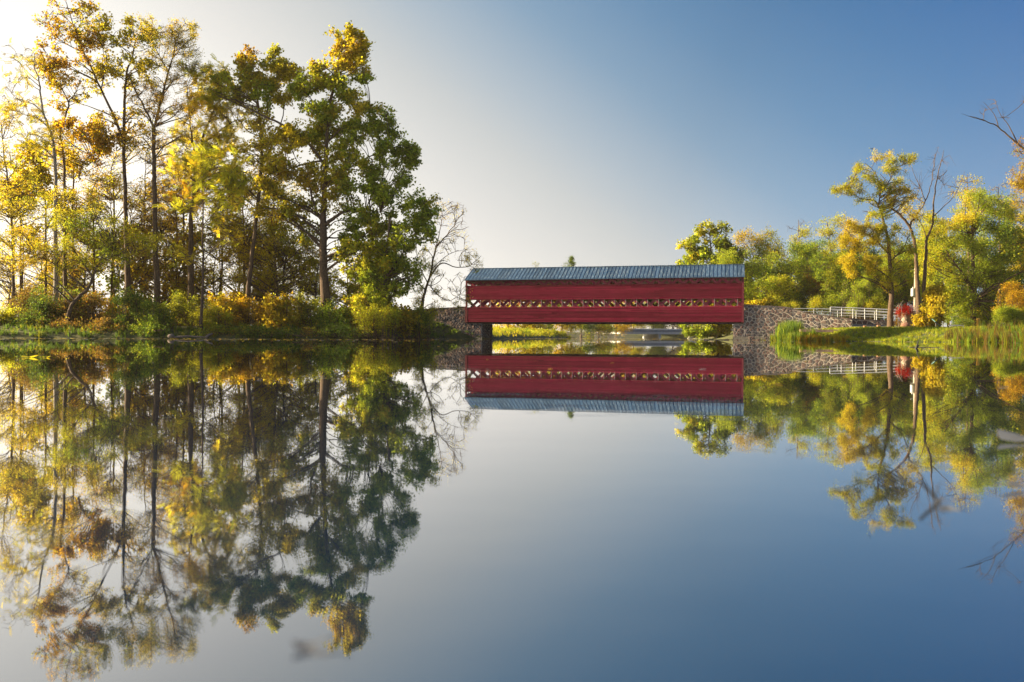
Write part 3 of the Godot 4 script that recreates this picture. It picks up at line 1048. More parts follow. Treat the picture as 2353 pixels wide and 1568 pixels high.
func terrain() -> void:
	var xs := [-2600.0, -1400.0, -800.0, -500.0, -330.0, -240.0, -190.0, -160.0, -140.0]
	var x := -128.0
	while x <= 128.0:
		xs.append(x)
		x += 3.0 if absf(x) > 60.0 else (1.6 if absf(x) > 50.0 else 1.0)
	xs.append_array([140.0, 160.0, 190.0, 240.0, 330.0, 500.0, 800.0, 1400.0, 2600.0])
	var ds := [-1500.0, -500.0, -200.0, -120.0, -80.0, -60.0, -45.0, -40.0, -35.0, 0.0, 30.0, 50.0, 56.0]
	var d := 60.0
	while d <= 260.0:
		ds.append(d)
		d += 1.0 if d < 125.0 else 2.5
	ds.append_array([270.0, 285.0, 310.0, 350.0, 420.0, 520.0, 700.0, 1000.0, 1600.0, 2800.0])
	var v := PackedVector3Array()
	for k in ds:
		for e in xs:
			v.append(Vector3(e, gh(e, k), -k))
	var cols := xs.size()
	var n := PackedVector3Array()
	for k in ds.size():
		for e in cols:
			var l := v[k * cols + maxi(e - 1, 0)]
			var r := v[k * cols + mini(e + 1, cols - 1)]
			var f := v[maxi(k - 1, 0) * cols + e]
			var g := v[mini(k + 1, ds.size() - 1) * cols + e]
			n.append((r - l).cross(g - f).normalized())
	var idx := PackedInt32Array()
	for k in ds.size() - 1:
		for e in cols - 1:
			var a := k * cols + e
			for t in [a, a + cols, a + 1, a + 1, a + cols, a + cols + 1]: idx.append(t)
	var b := MB.new()
	b.v = v
	b.n = n
	b.i = idx
	b.c.resize(v.size())
	b.c.fill(Color.WHITE)
	b.u.resize(v.size())
	tag(part("ground", b.mesh(), mats["soil"], self), "grassy earth banks on both sides of the water", "", "", "structure")
	var wtr := MB.new()
	wtr.quad(Vector3(-420, 0, 60), Vector3(420, 0, 60), Vector3(420, 0, -330), Vector3(-420, 0, -330), Vector3(0, -1, 0))
	for k in wtr.v.size(): wtr.u[k] = Vector2(wtr.v[k].x, wtr.v[k].z)
	tag(part("water", wtr.mesh(), mats["water"], self), "still dark water mirroring the sky, the trees and the bridge", "", "", "structure")
	# the road from the bridge down to the right, and the kerb in front of it
	var road := MB.new()
	var left := [on_bridge(30.4, -6.0), Vector2(33.0, -94.0), Vector2(39.0, -92.3), Vector2(46.0, -90.4), Vector2(60, -86)]
	var right := [on_bridge(30.4, -0.7), Vector2(30.4, -88.6), Vector2(34.2, -86.3), Vector2(40.5, -84.3), Vector2(57, -79)]
	var lh := [2.12, 1.98, 1.72, 1.5, 1.35]
	var rh := [2.12, 1.95, 1.36, 1.36, 1.4]
	for k in 4:
		for e in 4:
			var q := []
			for t in [e / 4.0, (e + 1) / 4.0]:
				var a: Vector2 = left[k].lerp(left[k + 1], t)
				var c: Vector2 = right[k].lerp(right[k + 1], t)
				q.append(Vector3(a.x, lerpf(lh[k], lh[k + 1], t), a.y))
				q.append(Vector3(c.x, lerpf(rh[k], rh[k + 1], t), c.y))
			road.quad(q[0], q[1], q[3], q[2], q[0] + Vector3.DOWN * 9.0)
			road.quad(q[1], q[3], q[3] + Vector3.DOWN * 1.2, q[1] + Vector3.DOWN * 1.2, q[0])
	tag(part("road", road.mesh(), mats["asphalt"], self), "dark asphalt road sloping down from the bridge between stone walls", "", "", "structure")
	var kerb := MB.new()
	var line := [w(1838, 759.5, 83.5), w(1900, 760.2, 83), w(1957, 760, 82.5), w(2030, 757.5, 82), w(2085, 756, 81.5)]
	for k in line.size() - 1:
		var a: Vector3 = line[k]
		var c: Vector3 = line[k + 1]
		var f := (c - a).normalized()
		kerb.box(Transform3D(Basis(f, Vector3.UP, f.cross(Vector3.UP)), (a + c) / 2.0 + Vector3.UP * -0.02), Vector3(a.distance_to(c) - 0.01, 0.26, 0.3))
	tag(part("kerb", kerb.mesh(), mats["kerb"], self), "low brown kerb edging the road above the grassy bank", "", "", "structure")

func far_bridge() -> void:
	var a := w(1405, 763, 208)
	var b := w(1712, 763, 226)
	var o := thing("road_bridge", "pale concrete road bridge far upstream, seen beneath the covered bridge", "bridge", Vector3(a.x, 0, a.z), -atan2(b.z - a.z, b.x - a.x))
	var l := Vector2(b.x - a.x, b.z - a.z).length()
	var m := MB.new()
	m.cube(Vector3(0, 0.85, -4), Vector3(l, 1.35, 4))
	part("deck", m.mesh(), mats["concrete"], o)
	for z in [4.0, -4.2]:
		var p := MB.new()
		p.cube(Vector3(0, 1.36, z), Vector3(l, 2.0, z + 0.22))
		part("parapet", p.mesh(), mats["concrete_dark"], o)
		for k in 3:
			var r := MB.new()
			r.rod(Vector3(0, 2.1, z + 0.11), Vector3(l, 2.1, z + 0.11), 0.05)
			if k == 0: part("rail", r.mesh(), mats["pale_metal"], o)
	for x in [l * 0.285, l * 0.62, l * 0.93]:
		var p := MB.new()
		p.cube(Vector3(x - 0.35, -0.8, -3.4), Vector3(x + 0.35, 0.84, 3.4))
		part("pier", p.mesh(), mats["concrete"], o)

func lump(o: Node3D, called: String, r: Vector3, at: Vector3, material: String) -> void:
	var s := SphereMesh.new()
	s.radius = 1.0
	s.height = 2.0
	s.radial_segments = 18
	s.rings = 10
	var arr := s.get_mesh_arrays()
	var b := MB.new()
	b.v = arr[Mesh.ARRAY_VERTEX]
	b.i = arr[Mesh.ARRAY_INDEX]
	b.u = arr[Mesh.ARRAY_TEX_UV]
	for k in b.v.size():
		var q := b.v[k]
		var f := 1.0 + 0.35 * bumps.get_noise_3dv(q * 22.0 + at * 7.0)
		b.v[k] = q * r * f + at
		b.n.append((q / r).normalized())
		b.c.append(Color.WHITE)
	part(called, b.mesh(), mats[material], o)


# ---------------------------------------------------------------- the trees

func woods() -> void:
	var lg := "tall trees on the left bank"
	# ---- left bank
	plant("locust_tree", "thin pale nearly bare tree leaning at the far left with few yellow leaves", "tree", lg, 84,
		[[[[128, 757], [127, 560], [126, 385], [119, 320], [110, 290], [97, 254], [92, 218], [88, 179], [77, 154], [79, 128], [70, 115]], 0.2, 0.02], [[[100, 262], [75, 240], [45, 232], [25, 215]], 0.07, 0.02], [[[90, 190], [60, 165], [45, 145]], 0.05, 0.015], [[[112, 295], [80, 270], [50, 262], [20, 235]], 0.06, 0.015]],
		[[62, 135, 35, 30, 0.16, "yellow"], [40, 190, 35, 40, 0.12, "yellow"], [60, 255, 45, 40, 0.14, "yellow"], [30, 240, 25, 30, 0.12, "yellow"], [105, 330, 35, 40, 0.25, "yellow"]], "pinnate", 1.0, "pale_bark")
	plant("slender_tree", "slender crooked tree with sparse rust leaves beside the leaning bare one", "tree", lg, 86,
		[[[[150, 757], [148, 500], [146, 372], [138, 303], [155, 251], [154, 231], [133, 192], [113, 167]], 0.18, 0.03], [[[155, 235], [172, 215], [185, 180]], 0.07, 0.02]],
		[[112, 135, 28, 25, 0.4, "amber"], [128, 175, 35, 30, 0.4, "gold"], [115, 155, 25, 25, 0.3, "amber"], [172, 200, 25, 30, 0.3, "yellow"], [140, 225, 30, 25, 0.25, "amber"]])
	plant("oak_tree", "tallest rust brown forked tree of the left bank, reaching the photo's top edge", "tree", lg, 87,
		[[[[293, 757], [292, 620], [290, 560], [287, 450], [284, 330], [285, 231], [290, 167], [302, 136], [310, 95]], 0.30, 0.05], [[[284, 330], [279, 318], [261, 269], [231, 205], [192, 123], [167, 59], [150, 5]], 0.2, 0.03], [[[261, 269], [215, 250], [180, 238]], 0.08, 0.02], [[[192, 123], [140, 95], [100, 55]], 0.07, 0.015], [[[283, 300], [240, 330], [190, 375], [180, 410]], 0.14, 0.05], [[[231, 205], [240, 160], [235, 110]], 0.07, 0.02]],
		[[150, 20, 40, 30, 0.4, "amber"], [180, 55, 35, 35, 0.45, "yellow"], [120, 55, 35, 25, 0.1, "amber"], [200, 105, 40, 35, 0.5, "amber"], [155, 100, 40, 30, 0.25, "amber"], [240, 95, 30, 30, 0.35, "yellow"], [272, 75, 35, 35, 0.7, "yellow"], [305, 95, 35, 35, 0.7, "ygreen"], [300, 150, 45, 35, 0.75, "yellow"], [250, 150, 35, 35, 0.4, "yellow"], [220, 180, 35, 30, 0.35, "yellow"], [150, 170, 35, 30, 0.25, "amber"], [185, 300, 50, 40, 1.0, "amber"], [220, 330, 45, 35, 0.9, "amber"], [240, 290, 35, 30, 0.4, "gold"], [180, 370, 50, 35, 0.5, "gold"], [290, 240, 35, 35, 0.3, "gold"], [310, 320, 30, 40, 0.3, "gold"]])
	plant("walnut_tree", "tall golden tree with a high fork, right of the tallest rust brown one", "tree", lg, 85,
		[[[[363, 757], [358, 600], [357, 560], [354, 430], [353, 380], [352, 300]], 0.29, 0.17], [[[352, 300], [350, 288], [328, 243], [308, 205], [290, 165]], 0.16, 0.03], [[[352, 300], [357, 282], [372, 218], [385, 167], [400, 110], [395, 75]], 0.18, 0.03], [[[372, 215], [400, 185], [440, 165]], 0.07, 0.02], [[[385, 165], [360, 120], [345, 80]], 0.07, 0.02]],
		[[345, 65, 35, 25, 0.45, "yellow"], [395, 65, 40, 22, 0.7, "gold"], [432, 75, 24, 28, 0.75, "yellow"], [365, 105, 40, 30, 0.45, "gold"], [420, 120, 40, 30, 0.7, "yellow"], [445, 155, 30, 22, 0.7, "ygreen"], [400, 160, 40, 25, 0.6, "gold"], [345, 160, 35, 35, 0.4, "yellow"], [385, 205, 40, 30, 0.5, "amber"], [335, 225, 35, 30, 0.4, "amber"], [400, 250, 40, 35, 0.6, "amber"], [345, 270, 35, 35, 0.35, "yellow"], [330, 330, 40, 30, 0.4, "gold"], [395, 320, 40, 35, 0.5, "amber"]], "long")
	plant("ash_tree", "thick dark trunked tree with a ragged yellow green crown in the left wood", "tree", lg, 88,
		[[[[437, 757], [438, 640], [438, 560], [440, 470], [452, 380], [470, 300]], 0.36, 0.12], [[[452, 380], [440, 320], [432, 250], [428, 200]], 0.14, 0.03], [[[470, 300], [492, 250], [508, 222]], 0.1, 0.03], [[[465, 330], [520, 290], [545, 275]], 0.1, 0.03]],
		[[470, 180, 30, 25, 0.5, "ygreen"], [500, 175, 30, 22, 0.7, "yellow"], [440, 225, 25, 30, 0.45, "gold"], [505, 225, 30, 25, 0.6, "ygreen"], [470, 240, 30, 25, 0.4, "yellow"], [430, 290, 35, 30, 0.5, "yellow"], [540, 265, 35, 25, 0.4, "yellow"], [490, 290, 35, 25, 0.35, "yellow"], [520, 330, 45, 30, 0.6, "yellow"], [440, 350, 40, 30, 0.6, "ygreen"], [400, 420, 40, 35, 0.6, "amber"], [500, 380, 40, 35, 0.7, "yellow"]], "pinnate")
	plant("sycamore_tree", "yellow green sycamore with separate leafy tips left of the great one", "tree", lg, 86,
		[[[[565, 757], [568, 690], [572, 639], [577, 600], [590, 480], [600, 380], [598, 300], [590, 230]], 0.30, 0.1], [[[600, 380], [640, 300], [655, 230]], 0.12, 0.03], [[[595, 270], [580, 200], [575, 140]], 0.08, 0.02], [[[598, 300], [622, 220], [630, 150]], 0.08, 0.02]],
		[[575, 120, 18, 14, 0.9, "amber"], [560, 150, 28, 22, 0.8, "gold"], [628, 138, 16, 20, 1.0, "ygreen"], [605, 150, 12, 14, 0.9, "ygreen"], [655, 160, 22, 18, 0.9, "yellow"], [675, 170, 14, 12, 0.8, "yellow"], [540, 180, 35, 25, 0.7, "ygreen"], [590, 185, 35, 22, 0.9, "yellow"], [635, 190, 38, 25, 0.95, "yellow"], [600, 225, 45, 25, 0.9, "lime"], [560, 215, 30, 22, 0.8, "ygreen"], [655, 220, 28, 22, 0.6, "yellow"], [510, 205, 28, 22, 0.6, "ygreen"], [590, 270, 40, 22, 0.4, "yellow"], [620, 310, 40, 30, 0.5, "yellow"], [590, 350, 40, 30, 0.5, "yellow"], [640, 370, 35, 30, 0.6, "yellow"], [570, 410, 45, 35, 0.7, "yellow"]])
	plant("sycamore_tree", "great green sycamore of the left bank with a stout dark trunk and pointed golden top", "tree", lg, 84,
		[[[[752, 760], [748, 700], [744, 640], [742, 560], [742, 500], [744, 440], [748, 350], [756, 250], [772, 160], [785, 110]], 0.56, 0.06], [[[742, 518], [765, 503], [790, 487], [830, 481], [872, 488]], 0.24, 0.05], [[[742, 512], [725, 482], [713, 440], [700, 400]], 0.2, 0.05], [[[747, 385], [700, 322], [647, 288], [604, 267], [575, 253], [551, 235], [520, 228]], 0.17, 0.03], [[[752, 300], [725, 250], [705, 215]], 0.1, 0.03], [[[750, 330], [800, 280], [850, 250]], 0.12, 0.03], [[[745, 420], [830, 370], [900, 340]], 0.13, 0.03], [[[745, 370], [690, 380], [640, 400], [610, 425]], 0.12, 0.03]],
		[[768, 76, 15, 12, 1.0, "yellow"], [812, 92, 18, 18, 1.0, "yellow"], [790, 120, 26, 22, 1.0, "gold"], [830, 125, 20, 16, 0.9, "yellow"], [800, 155, 35, 25, 1.0, "yellow"], [840, 175, 14, 12, 0.9, "gold"], [718, 148, 9, 9, 0.9, "gold"], [760, 180, 40, 28, 1.0, "ygreen"], [815, 200, 35, 28, 1.0, "lime"], [715, 190, 28, 26, 0.95, "ygreen"], [690, 205, 22, 20, 0.8, "lime"], [740, 235, 50, 32, 1.0, "lime"], [810, 250, 48, 32, 1.05, "yellow"], [860, 280, 32, 26, 1.05, "lime"], [700, 290, 50, 35, 0.9, "yellow"], [770, 305, 52, 36, 1.0, "ygreen"], [840, 325, 48, 36, 1.05, "lime"], [895, 325, 34, 28, 1.1, "lime"], [925, 355, 26, 26, 1.1, "lime"], [935, 395, 22, 26, 1.1, "lime"], [675, 350, 50, 38, 0.85, "yellow"], [745, 380, 52, 40, 0.85, "yellow"], [815, 400, 50, 40, 1.0, "ygreen"], [885, 400, 42, 38, 1.1, "lime"], [690, 430, 50, 38, 0.8, "gold"], [770, 455, 45, 35, 0.6, "yellow"], [845, 470, 52, 38, 1.0, "lime"], [915, 455, 38, 36, 1.1, "lime"], [640, 420, 40, 36, 0.85, "yellow"], [640, 480, 45, 38, 0.8, "yellow"], [700, 500, 45, 38, 0.7, "ygreen"], [800, 530, 50, 38, 0.75, "lime"], [880, 530, 48, 38, 1.0, "ygreen"]], "broad", 1.05)
	plant("maple_tree", "dense dark green tree at the left wood's right end, with lime leaves below", "tree", lg, 82,
		[[[[886, 760], [884, 690], [884, 620], [890, 560], [895, 500]], 0.32, 0.1], [[[884, 640], [920, 590], [950, 540], [970, 490]], 0.12, 0.03], [[[885, 660], [850, 620], [820, 590]], 0.12, 0.03]],
		[[870, 590, 48, 36, 1.1, "ygreen"], [925, 585, 42, 36, 1.1, "lime"], [950, 530, 34, 34, 1.0, "lime"], [985, 458, 16, 14, 1.0, "ygreen"], [1000, 485, 14, 20, 0.9, "lime"], [965, 480, 30, 28, 1.0, "lime"], [975, 530, 26, 30, 0.7, "lime"], [885, 640, 46, 32, 1.0, "lime"], [845, 645, 42, 32, 0.9, "lime"], [820, 600, 40, 34, 0.85, "ygreen"], [925, 640, 36, 30, 0.8, "lime"], [900, 690, 40, 26, 0.8, "lime"], [850, 700, 34, 24, 0.7, "ygreen"]])
	plant("bare_tree", "spreading half bare tree whose thin twigs reach over the bridge's left end", "tree", lg, 90,
		[[[[965, 760], [970, 700], [973, 680], [987, 637], [1000, 573], [1022, 545], [1045, 515]], 0.22, 0.03], [[[975, 665], [940, 632], [925, 630]], 0.08, 0.03], [[[975, 670], [985, 655], [1002, 675], [1030, 692], [1058, 676]], 0.09, 0.02], [[[987, 637], [1005, 612], [1021, 605], [1045, 614], [1073, 613], [1086, 605], [1105, 588]], 0.09, 0.02], [[[1000, 573], [1012, 520], [1018, 470]], 0.06, 0.015], [[[990, 620], [1030, 585], [1065, 575]], 0.05, 0.015], [[[982, 650], [960, 600], [955, 550]], 0.06, 0.02]],
		[[1020, 480, 28, 24, 0.05, "yellow"], [1050, 505, 28, 30, 0.06, "yellow"], [1015, 535, 28, 30, 0.08, "yellow"], [1045, 570, 38, 22, 0.05, "yellow"], [1085, 605, 24, 16, 0.35, "yellow"], [1045, 645, 34, 26, 0.07, "gold"], [1065, 690, 20, 18, 0.25, "yellow"], [1000, 600, 22, 28, 0.25, "yellow"], [975, 640, 22, 40, 0.7, "ygreen"], [990, 690, 30, 26, 0.75, "yellow"], [960, 590, 20, 30, 0.5, "ygreen"]], "long")
	plant("edge_tree", "thin tree cut by the photo's left edge with a dull gold crown", "tree", lg, 83,
		[[[[28, 757], [30, 600], [25, 480], [12, 380], [5, 320]], 0.17, 0.04]],
		[[8, 295, 25, 28, 0.6, "gold"], [-10, 350, 40, 35, 0.7, "yellow"], [18, 400, 42, 36, 0.7, "yellow"], [60, 445, 45, 36, 0.75, "ygreen"], [10, 465, 45, 36, 0.7, "yellow"], [55, 500, 45, 32, 0.6, "yellow"], [-20, 520, 50, 40, 0.8, "gold"]], "small")
	plant("maple_tree", "low spreading green tree with a leaning trunk before the tallest one", "tree", lg, 80,
		[[[[150, 757], [165, 700], [200, 665], [215, 630], [235, 590], [260, 550]], 0.2, 0.07], [[[215, 640], [180, 590], [150, 550]], 0.1, 0.03], [[[235, 595], [290, 580], [330, 575]], 0.08, 0.03], [[[200, 668], [130, 610], [85, 590]], 0.08, 0.03]],
		[[180, 470, 45, 34, 0.75, "yellow"], [235, 510, 45, 32, 0.95, "lime"], [290, 545, 44, 32, 1.1, "ygreen"], [325, 560, 30, 26, 1.0, "ygreen"], [130, 520, 45, 34, 0.75, "ygreen"], [190, 550, 45, 28, 0.9, "ygreen"], [85, 545, 45, 36, 0.7, "gold"], [40, 570, 45, 36, 0.7, "yellow"], [120, 590, 45, 28, 0.8, "ygreen"], [250, 580, 40, 24, 0.9, "lime"], [190, 610, 35, 20, 0.6, "ygreen"], [70, 610, 40, 24, 0.6, "gold"]], "small", 1.1)
	plant("sapling", "slim grey sapling at the water's edge with feathery green leaves", "tree", "", 79.5,
		[[[[461, 771], [464, 680], [466, 600], [465, 520], [465, 440], [462, 345]], 0.15, 0.03], [[[466, 600], [500, 560], [530, 530]], 0.05, 0.015], [[[466, 625], [430, 590], [405, 570]], 0.05, 0.015], [[[465, 520], [500, 480], [525, 455]], 0.04, 0.015], [[[465, 530], [440, 480], [420, 460]], 0.04, 0.015]],
		[[460, 365, 45, 26, 0.50, "ygreen"], [510, 375, 42, 26, 0.50, "ygreen"], [430, 400, 40, 24, 0.44, "gold"], [490, 420, 48, 26, 0.44, "ygreen"], [540, 410, 30, 22, 0.44, "ygreen"], [425, 465, 30, 22, 0.19, "ygreen"], [515, 470, 32, 22, 0.19, "ygreen"], [520, 540, 34, 22, 0.11, "yellow"], [415, 575, 30, 20, 0.11, "yellow"]], "pinnate", 1.1)
	plant("maple_tree", "golden middle height tree between the yellow green and the great sycamore", "tree", lg, 89,
		[[[[640, 757], [634, 650], [630, 560], [622, 500]], 0.24, 0.06], [[[632, 600], [590, 540], [560, 510]], 0.1, 0.03], [[[632, 620], [670, 590], [690, 570]], 0.1, 0.03]],
		[[600, 470, 45, 36, 0.75, "yellow"], [555, 510, 42, 36, 0.75, "yellow"], [640, 530, 42, 36, 0.8, "ygreen"], [590, 570, 48, 36, 0.8, "yellow"], [690, 580, 36, 34, 0.7, "gold"], [540, 600, 40, 34, 0.75, "gold"], [640, 610, 42, 34, 0.75, "yellow"], [590, 650, 44, 30, 0.75, "yellow"], [680, 650, 36, 28, 0.7, "yellow"], [535, 665, 36, 28, 0.7, "amber"]], "small", 1.25)
	plant("beech_tree", "leaning amber tree with thin orange leaves behind the slim grey sapling", "tree", lg, 91,
		[[[[425, 757], [421, 690], [417, 660], [410, 630], [396, 590], [370, 540]], 0.22, 0.06], [[[410, 632], [440, 570], [480, 540]], 0.09, 0.03], [[[396, 590], [350, 590], [330, 600]], 0.07, 0.02]],
		[[395, 545, 42, 34, 0.6, "amber"], [345, 510, 42, 34, 0.55, "amber"], [360, 590, 42, 32, 0.55, "amber"], [420, 495, 40, 34, 0.5, "gold"], [495, 540, 38, 38, 0.5, "yellow"], [500, 620, 36, 34, 0.5, "gold"], [330, 450, 38, 34, 0.45, "amber"], [410, 620, 36, 28, 0.5, "rust"]], "small", 1.2)
	for q in [[257, 560, 470, "second straight dark trunk left of the tallest tree, a few gold leaves", "yellow"], [327, 585, 500, "thin dark stem between the tallest tree and the golden forked one", "amber"], [397, 640, 560, "thin twin of the leaning amber tree, standing upright", "gold"], [52, 600, 500, "short thin dark trunk near the photo's left edge", "yellow"], [598, 600, 520, "dark upright trunk just right of the yellow green sycamore", "yellow"], [690, 650, 600, "thin dark trunk left of the great sycamore", "yellow"], [505, 640, 560, "slim dark stem right of the slim grey sapling", "gold"]]:
		var x: float = q[0]
		plant("slender_tree", q[3], "tree", "slender trunks in the left wood", 92, [[[[x, 757], [x - 2, 680], [x + 1, q[1]], [x - 3, q[2]]], 0.14, 0.04]],
			[[x - 8, q[2] - 10, 32, 26, 0.5, q[4]], [x + 14, q[1] - 20, 30, 26, 0.45, q[4]]], "small", 1.2)
	# ---- the understory that fills the left wood
	var nth := ["first", "second", "third", "fourth", "fifth", "sixth", "seventh", "eighth", "ninth", "tenth", "eleventh", "twelfth", "thirteenth", "fourteenth", "fifteenth"]
	var under := [[20, 640, "gold", "yellow"], [85, 600, "gold", "yellow"], [140, 650, "ygreen", "gold"], [205, 600, "ygreen", "amber"], [262, 640, "lime", "yellow"], [318, 610, "amber", "ygreen"], [375, 640, "amber", "gold"], [440, 590, "gold", "ygreen"], [495, 640, "gold", "yellow"], [545, 560, "yellow", "ygreen"], [600, 620, "gold", "yellow"], [660, 560, "gold", "yellow"], [715, 620, "ygreen", "gold"], [790, 640, "ygreen", "gold"], [845, 650, "lime", "ygreen"],
		[50, 470, "gold", "yellow"], [110, 420, "yellow", "gold"], [215, 470, "gold", "ygreen"], [265, 400, "gold", "amber"], [330, 430, "gold", "yellow"], [395, 470, "amber", "gold"], [430, 380, "yellow", "ygreen"], [510, 440, "yellow", "ygreen"], [560, 470, "gold", "ygreen"], [620, 460, "yellow", "gold"], [300, 540, "ygreen", "gold"], [160, 380, "gold", "amber"],
		[65, 690, "gold", "yellow"], [170, 680, "yellow", "gold"], [340, 680, "yellow", "gold"], [470, 670, "gold", "yellow"], [625, 680, "gold", "yellow"], [745, 690, "gold", "ygreen"]]
	nth.append_array(["sixteenth", "seventeenth", "eighteenth", "nineteenth", "twentieth", "twenty first", "twenty second", "twenty third", "twenty fourth", "twenty fifth", "twenty sixth", "twenty seventh", "twenty eighth", "twenty ninth", "thirtieth", "thirty first", "thirty second", "thirty third", "thirty fourth", "thirty fifth", "thirty sixth", "thirty seventh"])
	under.sort_custom(func(a, b): return a[0] < b[0])
	for k in under.size():
		var q: Array = under[k]
		rng.seed = 900 + k
		var x: float = q[0] + rf(-8, 8)
		var y: float = q[1]
		var l := []
		for e in 9:
			l.append([x + rf(-50, 50), y + rf(-80, 105), rf(24, 38), rf(20, 30), rf(0.4, 0.75), q[2 + rng.randi() % 2]])
		plant("understory_tree", "%s understory tree of the left wood counted from the left, with %s leaves" % [nth[k], {"gold": "gold", "yellow": "yellow", "ygreen": "yellow green", "olive": "olive", "green": "green", "lime": "lime green", "amber": "amber"}[q[2]]], "tree", "understory trees in the left wood", 90 + (k % 4) * 2.0, [[[[x, 757], [x + rf(-8, 8), y + 60], [x + rf(-12, 12), y], [x + rf(-15, 15), y - 60]], 0.13, 0.03]], l, ["small", "broad", "small"][k % 3], 1.25)
	# ---- shrubs along the left bank
	var row := [[15, 728, 45, 26, 81, "ygreen", "pale green bush at the left edge of the water"], [72, 705, 48, 40, 83, "brown", "brown green thicket second from the left edge"], [75, 745, 40, 22, 80, "deep", "low dark bush below the brown green thicket"], [128, 705, 48, 40, 82, "deep", "dark green rounded bush under the leaning trunk"], [135, 748, 45, 20, 79.6, "brown", "low brown bush below the dark green rounded one"],
		[190, 715, 46, 36, 82, "brown", "brown bush with twiggy top left of the tallest tree"], [245, 722, 42, 34, 83, "amber", "glowing amber bush at the foot of the tallest tree"], [308, 712, 45, 38, 81, "deep", "dark green bush between the two tallest trunks"], [358, 728, 36, 28, 80, "green", "green bush below the golden forked tree"], [412, 715, 40, 34, 84, "olive", "olive bush left of the slim grey sapling"],
		[480, 735, 36, 30, 81, "ygreen", "yellow green bush right of the slim grey sapling"], [525, 712, 44, 38, 84, "gold", "gold bush left of the yellow green sycamore's foot"], [590, 725, 46, 36, 83, "amber", "amber bush at the yellow green sycamore's foot"], [645, 728, 44, 34, 82, "gold", "gold bush midway along the left bank"], [700, 722, 44, 36, 83, "olive", "olive bush left of the great sycamore's foot"],
		[770, 735, 42, 30, 82, "green", "green bush at the great sycamore's foot"], [820, 730, 42, 32, 83, "gold", "yellow bush right of the great sycamore's foot"], [868, 735, 40, 30, 80, "ygreen", "yellow green bush below the dense dark tree"], [920, 735, 32, 26, 82, "gold", "gold bush right of the dense dark tree"], [958, 738, 26, 24, 84, "olive", "olive bush left of the spreading bare tree's foot"], [985, 732, 16, 24, 90, "ygreen", "yellow green bush beside the left stone wing wall"],
		[590, 762, 60, 13, 79.2, "deep", "low dark bush overhanging the water under the amber one"], [690, 763, 60, 12, 80.0, "deep", "low dark bush overhanging the water left of the great trunk"], [790, 762, 60, 13, 80.6, "deep", "low dark bush overhanging the water below the great trunk"], [885, 763, 48, 11, 81.6, "green", "low green bush overhanging the water below the dense dark tree"], [965, 762, 28, 10, 84, "deep", "low dark bush overhanging the water nearest the stone wing wall"], [505, 761, 50, 14, 79, "olive", "low olive bush overhanging the water beside the driftwood"], [330, 757, 60, 15, 79, "green", "low green bush behind the bank's grass"], [235, 757, 50, 15, 79, "brown", "low brown bush behind the bank's grass"]]
	for q in row:
		var x: float = q[0]
		var y: float = q[1]
		var l := []
		for k in 3:
			var dx: float = (k - 1) * q[2] * 0.5
			l.append([x + dx, y + absf(dx) * 0.15, q[2] * 0.62, q[3] * (1.0 if k == 1 else 0.8), 1.15, q[5]])
		l.append([x, minf(y + q[3] * 0.8, 766), q[2] * 0.9, q[3] * 0.45, 0.9, "green" if q[5] in ["green", "ygreen", "lime"] else "brown"])
		plant("bush", q[6], "bush", "bushes along the left bank", q[4], [], l, "small" if q[5] != "gold" else "broad", 1.15)
	# ---- right bank
	var rg := "trees on the right bank"
	plant("sycamore_tree", "lime green tree rising just behind the right end of the bridge roof", "tree", rg, 116,
		[[[[1640, 762], [1636, 690], [1634, 600], [1630, 540]], 0.3, 0.06], [[[1634, 610], [1600, 590], [1585, 575]], 0.1, 0.03], [[[1634, 600], [1660, 570], [1668, 535]], 0.1, 0.03]],
		[[1585, 575, 22, 18, 0.8, "ygreen"], [1622, 535, 22, 20, 0.75, "ygreen"], [1655, 545, 16, 22, 0.7, "olive"], [1610, 565, 24, 20, 0.8, "lime"], [1640, 580, 32, 26, 1.0, "lime"], [1680, 590, 22, 22, 0.9, "olive"], [1590, 600, 28, 14, 0.9, "lime"], [1640, 640, 50, 36, 1.1, "lime"], [1690, 650, 40, 36, 1.1, "ygreen"]], "broad", 1.2)
	plant("willow_tree", "bright yellow green bush hanging over the water beneath the bridge's right end", "tree", "", 110,
		[[[[1655, 768], [1650, 740], [1640, 715]], 0.14, 0.06]],
		[[1610, 745, 34, 20, 1.2, "lime"], [1645, 735, 34, 26, 1.2, "yellow"], [1660, 762, 26, 12, 1.1, "yellow"], [1582, 762, 26, 13, 1.1, "lime"], [1620, 764, 30, 12, 1.1, "lime"], [1610, 710, 36, 22, 1.0, "yellow"], [1665, 700, 30, 24, 1.0, "yellow"]], "broad", 1.1)
	plant("maple_tree", "golden green rounded tree directly right of the bridge's roof", "tree", rg, 118,
		[[[[1790, 745], [1786, 690], [1780, 650], [1760, 600]], 0.22, 0.06], [[[1782, 660], [1735, 620], [1730, 580]], 0.12, 0.03]],
		[[1735, 570, 34, 34, 0.95, "gold"], [1765, 560, 26, 28, 0.8, "olive"], [1720, 615, 38, 38, 1.15, "olive"], [1770, 615, 38, 38, 1.15, "ygreen"], [1745, 665, 42, 34, 1.15, "olive"], [1720, 690, 30, 24, 1.0, "gold"], [1790, 670, 30, 30, 1.0, "olive"]], "small", 1.4)
	plant("larch_tree", "feathery green tree with bare twigs on top, behind the golden green rounded one", "tree", rg, 124,
		[[[[1842, 745], [1840, 640], [1836, 580], [1833, 505]], 0.22, 0.03]],
		[[1835, 520, 16, 20, 0, "green"], [1812, 525, 12, 16, 0, "green"], [1835, 555, 30, 22, 0.85, "ygreen"], [1828, 595, 42, 32, 1.15, "green"], [1855, 640, 40, 36, 1.15, "deep"], [1820, 650, 36, 32, 1.15, "olive"]], "small", 1.4)
